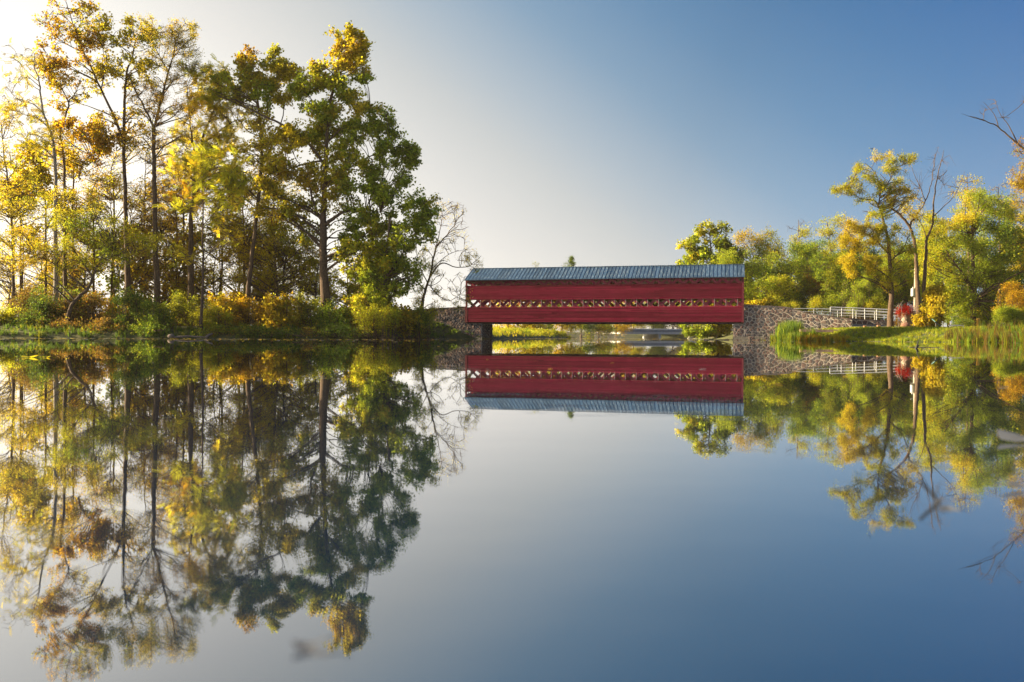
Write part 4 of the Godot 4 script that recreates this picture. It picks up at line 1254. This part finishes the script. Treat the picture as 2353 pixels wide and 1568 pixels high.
	plant("elm_tree", "pale green tree with a thin bare tip left of the yellow walnut", "tree", rg, 126,
		[[[[1915, 745], [1912, 640], [1908, 580], [1900, 512]], 0.22, 0.03]],
		[[1898, 525, 18, 18, 0.35, "ygreen"], [1905, 560, 30, 26, 1.0, "ygreen"], [1895, 605, 36, 30, 1.1, "green"], [1925, 600, 26, 34, 1.0, "olive"], [1885, 650, 36, 30, 0.8, "rust"]], "small", 1.4)
	plant("hornbeam_tree", "rusty brown thin tree in the shade above the wing wall", "tree", rg, 119,
		[[[[1862, 745], [1860, 700], [1855, 650]], 0.16, 0.05]],
		[[1850, 660, 36, 28, 0.8, "brown"], [1885, 640, 34, 28, 0.7, "rust"], [1870, 690, 40, 26, 0.8, "brown"], [1820, 695, 30, 24, 0.9, "olive"]], "small", 1.3)
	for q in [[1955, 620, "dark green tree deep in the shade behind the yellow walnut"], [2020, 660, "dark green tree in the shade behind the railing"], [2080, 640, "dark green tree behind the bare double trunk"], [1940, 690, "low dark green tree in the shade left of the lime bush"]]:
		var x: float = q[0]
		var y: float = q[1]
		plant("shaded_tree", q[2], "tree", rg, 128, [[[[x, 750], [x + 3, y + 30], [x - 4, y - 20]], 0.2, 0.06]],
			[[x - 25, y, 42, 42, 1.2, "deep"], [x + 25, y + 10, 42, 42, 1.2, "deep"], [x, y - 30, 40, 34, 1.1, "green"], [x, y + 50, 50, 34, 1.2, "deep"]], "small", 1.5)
	plant("walnut_tree", "bright yellow walnut with a single brown trunk at the roadside", "tree", "", 84,
		[[[[2045, 759], [2047, 700], [2047, 640], [2043, 580], [2036, 535], [2026, 500], [2016, 472]], 0.28, 0.08], [[[2016, 474], [2008, 462], [1978, 457], [1959, 446], [1935, 432]], 0.09, 0.02], [[[2016, 474], [2020, 440], [2010, 400], [1985, 375]], 0.08, 0.02], [[[2018, 450], [2045, 410], [2060, 375]], 0.07, 0.02], [[[2043, 585], [1995, 540], [1950, 535]], 0.12, 0.03], [[[2045, 600], [2075, 570], [2085, 545]], 0.09, 0.03], [[[2046, 640], [2000, 610], [1960, 590]], 0.08, 0.03]],
		[[1937, 438, 22, 16, 0.53, "ygreen"], [1972, 405, 26, 20, 0.53, "ygreen"], [2020, 362, 30, 14, 0.66, "yellow"], [2062, 376, 28, 18, 0.53, "ygreen"], [1995, 430, 26, 20, 0.48, "ygreen"], [2045, 415, 30, 22, 0.53, "ygreen"], [2075, 450, 24, 20, 0.32, "gold"], [1985, 462, 32, 12, 0.48, "ygreen"], [2050, 450, 24, 18, 0.43, "yellow"],
			[1925, 505, 22, 14, 0.66, "ygreen"], [1955, 525, 36, 22, 0.88, "yellow"], [2012, 505, 32, 20, 0.85, "ygreen"], [1945, 570, 30, 26, 0.95, "yellow"], [2000, 565, 36, 28, 0.88, "yellow"], [2055, 545, 32, 26, 0.76, "ygreen"], [2075, 590, 28, 24, 0.76, "ygreen"], [1975, 612, 24, 20, 0.85, "yellow"], [2025, 615, 28, 22, 0.71, "ygreen"], [2060, 640, 24, 20, 0.66, "ygreen"], [1950, 600, 18, 18, 0.76, "yellow"], [2030, 660, 18, 14, 0.66, "yellow"]], "long", 1.0)
	plant("bare_tree", "tall bare tree with two crossing grey brown trunks right of the yellow walnut", "tree", "", 88,
		[[[[2112, 750], [2109, 680], [2105, 610], [2100, 560], [2088, 520], [2062, 490], [2044, 477]], 0.24, 0.09], [[[2044, 477], [2036, 478], [2030, 488]], 0.08, 0.03], [[[2048, 480], [2055, 455], [2040, 425], [2020, 400]], 0.07, 0.02], [[[2120, 750], [2124, 640], [2127, 586], [2129, 548], [2141, 518], [2143, 476], [2149, 421], [2160, 371], [2166, 345]], 0.22, 0.015], [[[2088, 522], [2095, 507], [2111, 486], [2124, 462], [2134, 436], [2140, 406], [2146, 352]], 0.12, 0.015], [[[2142, 500], [2164, 478], [2189, 453], [2206, 420], [2214, 395]], 0.06, 0.012], [[[2124, 462], [2112, 430], [2098, 400], [2090, 375]], 0.05, 0.012], [[[2129, 550], [2118, 520], [2105, 500]], 0.06, 0.02]],
		[[2108, 415, 22, 45, 0, "gold"], [2138, 385, 20, 40, 0, "gold"], [2165, 395, 20, 40, 0, "gold"], [2185, 440, 24, 30, 0, "gold"], [2095, 480, 24, 24, 0.25, "yellow"], [2075, 500, 24, 20, 0.4, "yellow"]], "small", 1.0, "bark")
	var lime := []
	for q in [[2165, 530, 34, 28, "ygreen"], [2205, 495, 38, 30, "yellow"], [2255, 480, 38, 30, "lime"], [2300, 495, 38, 32, "lime"], [2345, 520, 34, 34, "ygreen"], [2150, 590, 34, 32, "ygreen"], [2200, 560, 40, 34, "lime"], [2255, 545, 42, 34, "lime"], [2315, 560, 42, 36, "green"], [2160, 645, 36, 32, "ygreen"], [2215, 630, 44, 36, "lime"], [2275, 615, 44, 36, "lime"], [2335, 620, 38, 36, "green"], [2185, 695, 40, 30, "lime"], [2245, 690, 44, 32, "lime"], [2300, 680, 42, 34, "green"], [2230, 735, 46, 22, "ygreen"], [2290, 735, 42, 22, "green"]]:
		lime.append([q[0], q[1], q[2], q[3], 1.2, q[4]])
	plant("elm_tree", "broad layered lime green tree at the right, between two thin poplar tips", "tree", rg, 94, [[[[2236, 755], [2236, 640], [2232, 540]], 0.34, 0.1], [[[2236, 660], [2190, 600], [2170, 570]], 0.14, 0.04], [[[2236, 650], [2290, 590], [2310, 560]], 0.14, 0.04]], lime, "small", 1.3)
	plant("poplar_tree", "thin feathery yellow tip rising behind the broad lime green tree", "tree", rg, 104, [[[[2224, 750], [2224, 560], [2221, 400]], 0.2, 0.02]],
		[[2220, 425, 24, 18, 0.25, "yellow"], [2222, 455, 34, 22, 0.4, "yellow"], [2215, 490, 38, 22, 0.7, "ygreen"]], "small", 1.2)
	plant("poplar_tree", "thin bare tip rising behind the right end of the lime green tree", "tree", rg, 104, [[[[2296, 750], [2296, 560], [2292, 430]], 0.18, 0.02]],
		[[2290, 445, 24, 20, 0.06, "gold"], [2325, 475, 32, 28, 0.6, "yellow"], [2300, 480, 30, 18, 0.4, "yellow"]], "small", 1.2)
	plant("oak_tree", "rust leaved tree at the photo's right edge stretching a bare forked limb over the sky", "tree", "", 72,
		[[[[2425, 770], [2420, 560], [2412, 470], [2400, 400]], 0.36, 0.16], [[[2405, 420], [2375, 370], [2353, 347], [2325, 322], [2292, 294], [2262, 279], [2225, 268]], 0.14, 0.02], [[[2335, 330], [2320, 300], [2312, 285], [2296, 265], [2285, 240]], 0.06, 0.012], [[[2292, 294], [2280, 262], [2255, 235]], 0.045, 0.01], [[[2262, 279], [2235, 272], [2205, 262]], 0.035, 0.008], [[[2410, 470], [2370, 440], [2340, 428], [2302, 421]], 0.09, 0.015]],
		[[2258, 252, 34, 14, 0, "rust"], [2288, 235, 22, 18, 0, "rust"], [2300, 268, 20, 16, 0, "rust"], [2350, 350, 18, 20, 0.14, "rust"], [2358, 395, 22, 20, 0.28, "amber"], [2345, 425, 22, 15, 0.25, "gold"], [2365, 440, 26, 22, 0.4, "amber"], [2350, 235, 14, 12, 0, "rust"]], "small", 1.0)
	var rb := [[2338, 700, 34, 40, 87, "amber", "orange bush at the photo's right edge below the lime green tree"], [2146, 692, 22, 32, 83, "yellow", "bright yellow bush right of the red one"], [2150, 727, 20, 20, 82, "yellow", "lower yellow bush beside the teal sign"], [2114, 736, 13, 13, 81.5, "gold", "small gold bush in front of the stone pier"], [1978, 680, 34, 40, 101, "lime", "bright lime bush left of the walnut trunk, behind the railing"], [2015, 705, 24, 22, 100, "ygreen", "small yellow green bush touching the walnut trunk"], [1915, 692, 26, 16, 104, "lime", "feathery lime bush above the railing's left end"], [1875, 696, 22, 14, 104, "ygreen", "small feathery bush at the crest of the wing wall"], [1750, 700, 42, 16, 106, "yellow", "pale yellow bush behind the stone wing wall next to the bridge"], [1812, 706, 30, 14, 106, "ygreen", "yellow green bush behind the middle of the wing wall"], [2330, 735, 34, 24, 84, "lime", "lime bush under the orange one at the right edge"], [2205, 742, 34, 14, 86, "green", "low green bush behind the white pipe barrier"], [2258, 728, 36, 22, 98, "green", "green bush behind the yellow brown marker post"]]
	for q in rb:
		var x: float = q[0]
		var y: float = q[1]
		var l := [[x - q[2] * 0.4, y + 4, q[2] * 0.65, q[3] * 0.8, 1.1, q[5]], [x + q[2] * 0.4, y + 2, q[2] * 0.65, q[3] * 0.85, 1.1, q[5]], [x, y - q[3] * 0.25, q[2] * 0.7, q[3] * 0.75, 1.1, q[5]], [x, y + q[3] * 0.6, q[2] * 0.7, q[3] * 0.5, 0.8, q[5]]]
		plant("bush", q[6], "bush", "bushes on the right bank", q[4], [], l, "broad" if q[5] in ["yellow", "gold"] else "small", 0.9)
	plant("red_bush", "small vivid red bush among grey twigs beside the stone pier", "bush", "", 83.5, [],
		[[2088, 712, 16, 8, 1.4, "red"], [2076, 718, 12, 7, 1.3, "red"], [2064, 700, 14, 16, 0, "red"], [2096, 696, 14, 16, 0, "red"], [2070, 735, 9, 18, 0.7, "rust"]], "small", 0.7, "grey_twig")
	# ---- the belt of trees behind the right bank
	var belt := [[1705, 640, "lime", "ygreen"], [1755, 690, "ygreen", "lime"], [1800, 660, "green", "lime"], [1830, 700, "olive", "green"], [1870, 610, "lime", "green"], [1930, 640, "green", "olive"], [1975, 600, "ygreen", "lime"], [2010, 690, "green", "deep"], [2060, 600, "lime", "green"], [2110, 620, "ygreen", "green"], [2150, 560, "lime", "ygreen"], [2180, 640, "green", "lime"], [2260, 600, "lime", "ygreen"], [2250, 680, "green", "lime"], [2320, 640, "lime", "green"], [2345, 560, "ygreen", "yellow"]]
	for k in belt.size():
		var q: Array = belt[k]
		rng.seed = 1700 + k
		var x: float = q[0]
		var y: float = q[1]
		var l := []
		for e in 9:
			l.append([x + rf(-42, 42), y + rf(-45, 70), rf(24, 34), rf(20, 28), rf(0.8, 1.2), q[2 + rng.randi() % 2]])
		plant("belt_tree", "%s tree from the bridge in the belt behind the right bank, %s leaved" % [nth[k], {"ygreen": "yellow green", "lime": "lime green", "green": "green", "olive": "olive"}[q[2]]], "tree", "belt of trees behind the right bank", 108 + (k % 5) * 3.0, [[[[x, 750], [x + rf(-6, 6), y + 40], [x + rf(-10, 10), y], [x + rf(-12, 12), y - 45]], 0.17, 0.04]], l, "small", 1.35)
	# ---- far trees beneath and behind the bridge
	var fg := "far trees upstream, seen under the bridge"
	var n := ["first", "second", "third", "fourth", "fifth", "sixth", "seventh", "eighth", "ninth", "tenth", "eleventh", "twelfth"]
	var far := [[1165, 735, 150, "yellow", "gold"], [1205, 728, 156, "gold", "yellow"], [1245, 722, 165, "olive", "ygreen"], [1290, 720, 172, "ygreen", "gold"], [1335, 722, 180, "deep", "green"], [1375, 725, 188, "gold", "olive"], [1415, 722, 196, "amber", "gold"], [1455, 715, 250, "gold", "ygreen"], [1500, 718, 252, "ygreen", "green"], [1545, 715, 252, "amber", "olive"], [1590, 718, 246, "ygreen", "gold"], [1645, 715, 240, "ygreen", "lime"]]
	for k in far.size():
		var q: Array = far[k]
		var x: float = q[0]
		var y: float = q[1]
		plant("far_tree", "%s of the far trees upstream counted from the left, seen under the covered bridge" % n[k], "tree", fg, q[2], [[[[x, 772], [x + 2, y + 10], [x - 2, y - 30]], 0.2, 0.07]],
			[[x - 18, y, 26, 26, 0.95, q[3]], [x + 18, y + 4, 26, 26, 0.95, q[4]], [x, y - 28, 26, 22, 0.8, q[3]], [x - 8, y + 30, 30, 18, 1.0, q[4]], [x + 16, y + 32, 22, 14, 1.0, q[3]]], "small", 1.9)
	plant("spruce_tree", "dark pointed spruce top peeping over the middle of the bridge roof", "tree", "", 200, [[[[1313, 772], [1313, 680], [1313, 588]], 0.3, 0.03]],
		[[1313, 594, 3, 4, 2.2, "deep"], [1313, 600, 7, 4, 1.8, "deep"], [1312, 606, 13, 5, 1.6, "deep"], [1313, 616, 18, 8, 1.5, "deep"], [1313, 635, 24, 14, 1.3, "deep"], [1313, 660, 30, 16, 1.2, "deep"]], "long", 1.6, "bark", 1.0)
	plant("far_tree", "faint twiggy treetop just above the bridge roof, left of the spruce", "tree", "", 170, [[[[1230, 772], [1231, 690], [1230, 612]], 0.16, 0.02]],
		[[1231, 609, 9, 4, 0.35, "olive"], [1230, 622, 14, 8, 0.5, "olive"], [1230, 650, 24, 20, 0.6, "gold"]], "small", 1.3)
	for q in [[1330, 764, 168, "pale grey heap of fallen brush at the far water's edge"], [1400, 768, 182, "grey heap of brush with a long bare stem, left of the road bridge"]]:
		plant("brush_pile", q[3], "brush pile", "", q[2], [], [[q[0] - 20, q[1], 26, 8, 0, "brown"], [q[0] + 16, q[1] + 2, 26, 7, 0, "brown"], [q[0], q[1] - 5, 18, 8, 0, "brown"]], "small", 1.0, "grey_twig")
	for q in [[1195, 762, 128, "green", "green bush on the sunny far slope behind the left abutment"], [1240, 765, 140, "ygreen", "yellow green bush farther along the sunny far slope"], [1280, 764, 152, "olive", "olive bush at the far end of the sunny slope"]]:
		plant("bush", q[4], "bush", "", q[2], [], [[q[0] - 10, q[1], 16, 8, 1.1, q[3]], [q[0] + 10, q[1] + 2, 16, 7, 1.1, q[3]]], "small", 1.2)


# ---------------------------------------------------------------- grasses and small things

func ground_cover() -> void:
	tufts("bank_grass", "long green grass along the left water's edge", "grass", 3600, [-62, -20, 75.5, 86], "grass", 0.3, 0.8, ["deep", "green", "olive", "deep"], 0.0, 2.6)
	tufts("mound_grass", "short dark green grass on the mound before the left stone wall", "grass", 3000, [-13, -1, 88, 99], "grass", 0.15, 0.38, ["green", "deep", "green"], 0.05, 9.0)
	tufts("slope_grass", "sunlit yellow grass on the far slope behind the left abutment", "grass", 6000, [-14, 16, 104, 168], "grass", 0.35, 0.7, ["yellow", "lime", "ygreen"], 0.2, 16.0)
	tufts("lawn_grass", "bright green grass on the bank below the road", "grass", 20000, [26, 50, 60, 90], "grass", 0.14, 0.4, ["lime", "ygreen", "green", "olive"], 0.1, 7.5)
	tufts("cattail_clump", "tall dark green cattails at the foot of the stone wing wall", "cattails", 420, [27.3, 28.75, 84.6, 88.6], "reed", 1.2, 2.5, ["deep", "deep", "green", "deep", "lime"], -0.3, 2.2)
	tufts("low_cattails", "lower green cattails fringing the tall clump by the wing wall", "cattails", 620, [26.7, 30.2, 82.5, 88.9], "reed", 0.5, 1.5, ["deep", "green", "green", "olive"], -0.5, 1.8)
	tufts("brown_reeds", "short orange brown reeds at the water's edge right of the cattails", "reeds", 900, [26, 30.6, 75.5, 84], "reed", 0.4, 0.75, ["amber", "rust", "olive", "gold"], -0.1, 1.6)
	tufts("tall_reeds", "tall brown and green reed bed along the right shore", "reeds", 4200, [35.5, 50, 48, 71], "reed", 0.6, 1.3, ["brown", "brown", "olive", "deep", "green"], -0.2, 4.0)
	# fallen leaves afloat along the far shores
	rng.seed = 77
	var b := MB.new()
	b.tri(Vector3(-0.5, 0, 0), Vector3(0, 0.03, -0.32), Vector3(0.5, 0.01, 0))
	b.tri(Vector3(-0.5, 0, 0), Vector3(0.5, 0.01, 0), Vector3(0, 0.02, 0.32))
	var where := []
	var tints := PackedColorArray()
	for k in 30000:
		var x := rf(-60, 40)
		var d := rf(50, 130)
		var s := -shore_distance(x, d)
		if s < 0.05: continue
		var chance := exp(-s / (7.0 if x < -6.0 else 2.2)) + (0.25 * exp(-s / 16.0) if x < 24.0 else 0.0)
		if d > 90.0 and x > -2.0: chance = maxf(chance, 0.5)
		if bumps.get_noise_2d(x * 5.0, d * 9.0) < 0.0: chance *= 0.25
		if rng.randf() > chance: continue
		where.append(Transform3D(Basis(Vector3.UP, rf(0, TAU)).scaled(Vector3.ONE * rf(0.1, 0.3)), Vector3(x, 0.012, -d)))
		tints.append(tinted(["gold", "rust", "brown", "yellow", "slate", "slate"][rng.randi() % 6]))
	for k in 90:
		var d := rf(7.0, 60.0)
		var x := rf(-0.62, 0.6) * d
		if shore_distance(x, d) > -1.0: continue
		where.append(Transform3D(Basis(Vector3.UP, rf(0, TAU)).scaled(Vector3.ONE * rf(0.06, 0.16)), Vector3(x, 0.006, -d)))
		tints.append(tinted(["gold", "rust", "brown", "yellow", "slate"][rng.randi() % 5]))
	tag(scatter("floating_leaves", b.mesh(), mats["leaf"], where, tints, self), "drift of small fallen leaves afloat along the far shore", "leaves", "", "stuff")

func railings() -> void:
	railing("pale three rail pipe railing along the top of the low far wall", [w(1908, 727, 94.5), w(1960, 729, 94), w(2042, 733, 93), w(2110, 737, 92), w(2168, 739, 91.5)], [0.35, 0.68, 1.0], 1.06, 0.045)
	railing("thinner pale pipe railing behind the crest of the wing wall", [w(1815, 731, 99), w(1870, 731, 98.5), w(1925, 733, 98), w(2010, 737, 97), w(2075, 741, 96)], [0.4, 0.75, 1.08], 1.5, 0.035)

func drift_leaf(called: String, label: String, at: Vector3, size: float, turn: float, pal: String, tilt := 0.0) -> void:
	rng.seed = hash(label)
	var b := MB.new()
	var n := 14
	for k in n:
		var a0 := TAU * k / n
		var a1 := TAU * (k + 1) / n
		var edge := func(a: float) -> Vector3:
			var r := 0.5 * (0.8 + 0.2 * cos(3.0 * a)) * (1.0 if absf(sin(a)) > 0.4 else 1.15)
			return Vector3(cos(a) * r, 0.10 * r + 0.06 * sin(2.0 * a + 1.0), sin(a) * r * 0.6)
		b.tri(Vector3(0, 0.012, 0), edge.call(a0), edge.call(a1))
	var c: Color = tinted(pal, 0.1)
	for k in b.c.size(): b.c[k] = c
	var o := thing(called, label, "leaf", at, turn)
	o.rotation.x = tilt
	o.scale = Vector3.ONE * size
	part("blade", b.mesh(), mats["leaf"], o)
	var s := MB.new()
	s.tube(PackedVector3Array([Vector3(0.45, 0.05, 0), Vector3(0.75, 0.1, 0.05), Vector3(0.95, 0.2, 0.08)]), PackedFloat32Array([0.02, 0.016, 0.012]), 6)
	part("stalk", s.mesh(), mats["bark"], o)

func log_at(called: String, label: String, category: String, a: Vector3, b: Vector3, r0: float, r1: float, material: String, knob := 0.0) -> void:
	rng.seed = hash(label)
	var o := thing(called, label, category, a)
	var m := MB.new()
	var p := path([Vector3.ZERO, (b - a) * 0.5 + rv() * r0 * 1.2, b - a], 5, r0 * 0.15)
	m.tube(p, taper(p.size(), r0, r1), 9)
	part("stem", m.mesh(), mats[material], o)
	if knob > 0.0:
		lump(o, "root_knob", Vector3(knob * 1.2, knob * 0.9, knob), Vector3(-knob * 0.5, 0.1, 0), material)
	else:
		var t := MB.new()
		var q := p[p.size() / 2]
		t.tube(PackedVector3Array([q, q + Vector3(0.1, 1, 0.2) * r0 * 4.0, q + Vector3(0.4, 1.4, 0.3) * r0 * 5.0]), PackedFloat32Array([r0 * 0.4, r0 * 0.3, r0 * 0.1]), 6)
		part("branch_stub", t.mesh(), mats[material], o)

func oddments() -> void:
	# utility pole with lamp and transformer
	var p := on_ground(2103, 745, 97)
	var o := thing("utility_pole", "pale wooden utility pole with transformer and street lamp behind the bare double trunk", "utility pole", p)
	var top: float = w(2103, 612, 97).y - p.y
	var m := MB.new()
	m.tube(PackedVector3Array([Vector3.ZERO, Vector3(0, top * 0.5, 0), Vector3(0.03, top, 0)]), PackedFloat32Array([0.19, 0.17, 0.14]), 12)
	part("pole", m.mesh(), mats["pole_wood"], o)
	m = MB.new()
	m.tube(PackedVector3Array([Vector3(0, top - 0.5, 0), Vector3(-0.5, top - 0.35, 0.05), Vector3(-0.85, top - 0.33, 0.1)]), PackedFloat32Array([0.035, 0.03, 0.03]), 8)
	part("lamp_arm", m.mesh(), mats["grey_paint"], o)
	lump(o, "lamp_head", Vector3(0.34, 0.09, 0.14), Vector3(-1.05, top - 0.36, 0.1), "pale_metal")
	m = MB.new()
	m.tube(PackedVector3Array([Vector3(-0.32, top - 3.4, 0.1), Vector3(-0.32, top - 2.55, 0.1)]), PackedFloat32Array([0.22, 0.22]), 14)
	m.tube(PackedVector3Array([Vector3(-0.32, top - 2.55, 0.1), Vector3(-0.32, top - 2.35, 0.1)]), PackedFloat32Array([0.07, 0.05]), 8)
	part("transformer", m.mesh(), mats["grey_paint"], o)
	m = MB.new()
	m.cube(Vector3(-0.55, top - 5.6, 0.0), Vector3(-0.1, top - 5.4, 0.2))
	part("meter_box", m.mesh(), mats["grey_paint"], o)
	# tilted sign on a post
	p = on_ground(2151, 752, 80.5)
	o = thing("tilted_sign", "small teal slanted information board on a dark post beside the yellow bush", "sign", p, 0.5)
	m = MB.new()
	m.cube(Vector3(-0.05, -0.1, -0.05), Vector3(0.05, 0.62, 0.05))
	part("post", m.mesh(), mats["black"], o)
	m = MB.new()
	m.box(Transform3D(Basis(Vector3.BACK, -0.5) * Basis(Vector3.RIGHT, 0.6), Vector3(0, 0.68, 0.0)), Vector3(0.85, 0.05, 0.55))
	part("board", m.mesh(), mats["teal"], o)
	m = MB.new()
	m.box(Transform3D(Basis(Vector3.BACK, -0.5) * Basis(Vector3.RIGHT, 0.6), Vector3(0, 0.645, 0.0)), Vector3(0.9, 0.03, 0.6))
	part("frame", m.mesh(), mats["black"], o)
	# pipe barrier
	p = on_ground(2180, 752, 80.0)
	o = thing("pipe_barrier", "low white bent pipe barrier right of the stone wall's end", "barrier", p)
	m = MB.new()
	m.tube(path([Vector3(0, 0.42, 0), Vector3(0.6, 0.44, 0.0), Vector3(1.25, 0.42, 0), Vector3(1.42, 0.3, 0), Vector3(1.45, -0.1, 0)], 4), PackedFloat32Array([0.04, 0.04, 0.04, 0.04, 0.04, 0.04, 0.04, 0.04, 0.04, 0.04, 0.04, 0.04, 0.04, 0.04, 0.04, 0.04, 0.04]), 8)
	part("top_pipe", m.mesh(), mats["pale_metal"], o)
	for x in [0.12, 0.8]:
		m = MB.new()
		m.rod(Vector3(x, -0.1, 0), Vector3(x, 0.42, 0), 0.035, 8)
		part("post", m.mesh(), mats["pale_metal"], o)
	# wooden road posts
	for q in [[1988, 759, 85.6, "weathered wooden bollard on the road beside the wing wall's end"], [2019, 757.5, 86.0, "weathered wooden bollard on the road nearer the walnut trunk"]]:
		p = w(q[0], q[1], q[2])
		o = thing("bollard", q[3], "bollard", p, 0.2, "wooden bollards on the road")
		m = MB.new()
		m.cube(Vector3(-0.15, -0.35, -0.12), Vector3(0.15, 0.4, 0.12))
		part("post", m.mesh(), mats["wood_old"], o)
		m = MB.new()
		m.bar([Vector2(0.401, -0.13), Vector2(0.401, 0.13), Vector2(0.46, 0.0)], -0.16, 0.16)
		part("cap", m.mesh(), mats["wood_old"], o)
	# marker post
	p = on_ground(2248, 752, 78.0)
	o = thing("marker_post", "square yellow brown marker post standing in the reeds", "post", p)
	m = MB.new()
	m.cube(Vector3(-0.1, -0.3, -0.1), Vector3(0.1, w(2248, 733, 78).y - p.y, 0.1))
	part("post", m.mesh(), mats["yellow_paint"], o)
	m = MB.new()
	var mh: float = w(2248, 733, 78).y - p.y
	m.bar([Vector2(mh + 0.001, -0.11), Vector2(mh + 0.001, 0.11), Vector2(mh + 0.06, 0.0)], -0.11, 0.11)
	part("cap", m.mesh(), mats["yellow_paint"], o)
	# boulder
	o = thing("boulder", "reddish brown rounded boulder in front of the stone pier", "boulder", on_ground(2082, 756, 81.5))
	lump(o, "rock", Vector3(0.52, 0.42, 0.4), Vector3(0, 0.22, 0), "boulder")
	lump(o, "chipped_rock", Vector3(0.2, 0.14, 0.18), Vector3(0.45, 0.05, 0.15), "boulder")
	# wood in the water and on the shore
	log_at("driftwood", "long pale bleached log afloat under the bridge's right end", "driftwood", w(1617, 779.6, 92) * Vector3(1, 0, 1) + Vector3.UP * 0.03, w(1676, 779.6, 91.6) * Vector3(1, 0, 1) + Vector3.UP * 0.05, 0.09, 0.07, "pale_stone")
	log_at("driftwood", "grey log lying on the left shore with a root knob", "driftwood", w(396, 775, 77.2) * Vector3(1, 0, 1) + Vector3.UP * 0.12, w(474, 775, 77.6) * Vector3(1, 0, 1) + Vector3.UP * 0.1, 0.1, 0.06, "driftwood", 0.24)
	log_at("driftwood", "short root stump at the right end of the grey shore log", "driftwood", w(476, 775, 77.3) * Vector3(1, 0, 1) + Vector3.UP * 0.05, w(488, 770, 77.5) * Vector3(1, 0, 1) + Vector3.UP * 0.45, 0.16, 0.08, "driftwood", 0.13)
	log_at("stump", "black broken stump sticking out of the water before the right shore", "stump", w(2104, 801, 31) * Vector3(1, 0, 1) + Vector3.UP * -0.04, w(2111, 799, 31) * Vector3(1, 0, 1) + Vector3.UP * 0.11, 0.05, 0.035, "black")
	log_at("floating_stick", "thin pale stick afloat behind the black stump", "stick", w(2090, 800, 34) * Vector3(1, 0, 1) + Vector3.UP * 0.004, w(2158, 800, 34) * Vector3(1, 0, 1) + Vector3.UP * 0.004, 0.012, 0.008, "driftwood")
	# single leaves on the near water
	drift_leaf("floating_leaf", "pale long leaf afloat on the dark water at the left, larger of a pair", Vector3(-8.35, 0.01, -14.8), 0.3, 0.1, "yellow")
	drift_leaf("floating_leaf", "smaller pale leaf afloat right of the larger one at the left", Vector3(-8.05, 0.01, -14.8), 0.14, 0.3, "yellow")
	drift_leaf("floating_leaf", "blurred curled leaf with upright tip afloat close to the camera at the right", Vector3(1.10, 0.01, -2.15), 0.075, 0.4, "slate", -0.2)
	drift_leaf("floating_leaf", "blurred bluish leaf afloat at the right edge, the upper of two", Vector3(2.06, 0.015, -3.45), 0.26, -0.5, "slate", 0.1)
	drift_leaf("floating_leaf", "blurred dark leaf afloat at the right edge, the lower of two", Vector3(1.41, 0.012, -2.36), 0.13, -0.2, "slate")
	drift_leaf("floating_leaf", "blurred dark leaf afloat nearest the camera, left of the bottom middle", Vector3(-0.27, 0.006, -1.14), 0.06, 0.5, "slate", 0.05)
	log_at("floating_twig", "blurred dark twig standing out of the near water beside the curled leaf", "twig", Vector3(1.10, -0.02, -2.16), Vector3(1.05, 0.05, -2.2), 0.006, 0.004, "black")
	# a bird over the right trees
	p = w(2001, 343, 62)
	o = thing("bird", "small dark bird flying above the yellow walnut's top", "bird", p, 0.6)
	lump(o, "body", Vector3(0.09, 0.035, 0.035), Vector3.ZERO, "black")
	for s in [-1, 1]:
		m = MB.new()
		var a := Vector3(0.03, 0.01, 0.02 * s)
		m.tri(a, Vector3(-0.05, 0.01, 0.02 * s), Vector3(-0.03, 0.07, 0.11 * s))
		m.tri(a, Vector3(-0.03, 0.07, 0.11 * s), Vector3(0.02, 0.06, 0.1 * s))
		m.tri(Vector3(0.02, 0.06, 0.1 * s), Vector3(-0.03, 0.07, 0.11 * s), Vector3(-0.06, 0.05, 0.2 * s))
		part("wing", m.mesh(), mats["leaf_dark"], o)
	m = MB.new()
	m.tri(Vector3(-0.07, 0, 0), Vector3(-0.15, 0.005, 0.03), Vector3(-0.15, 0.005, -0.03))
	part("tail", m.mesh(), mats["leaf_dark"], o)
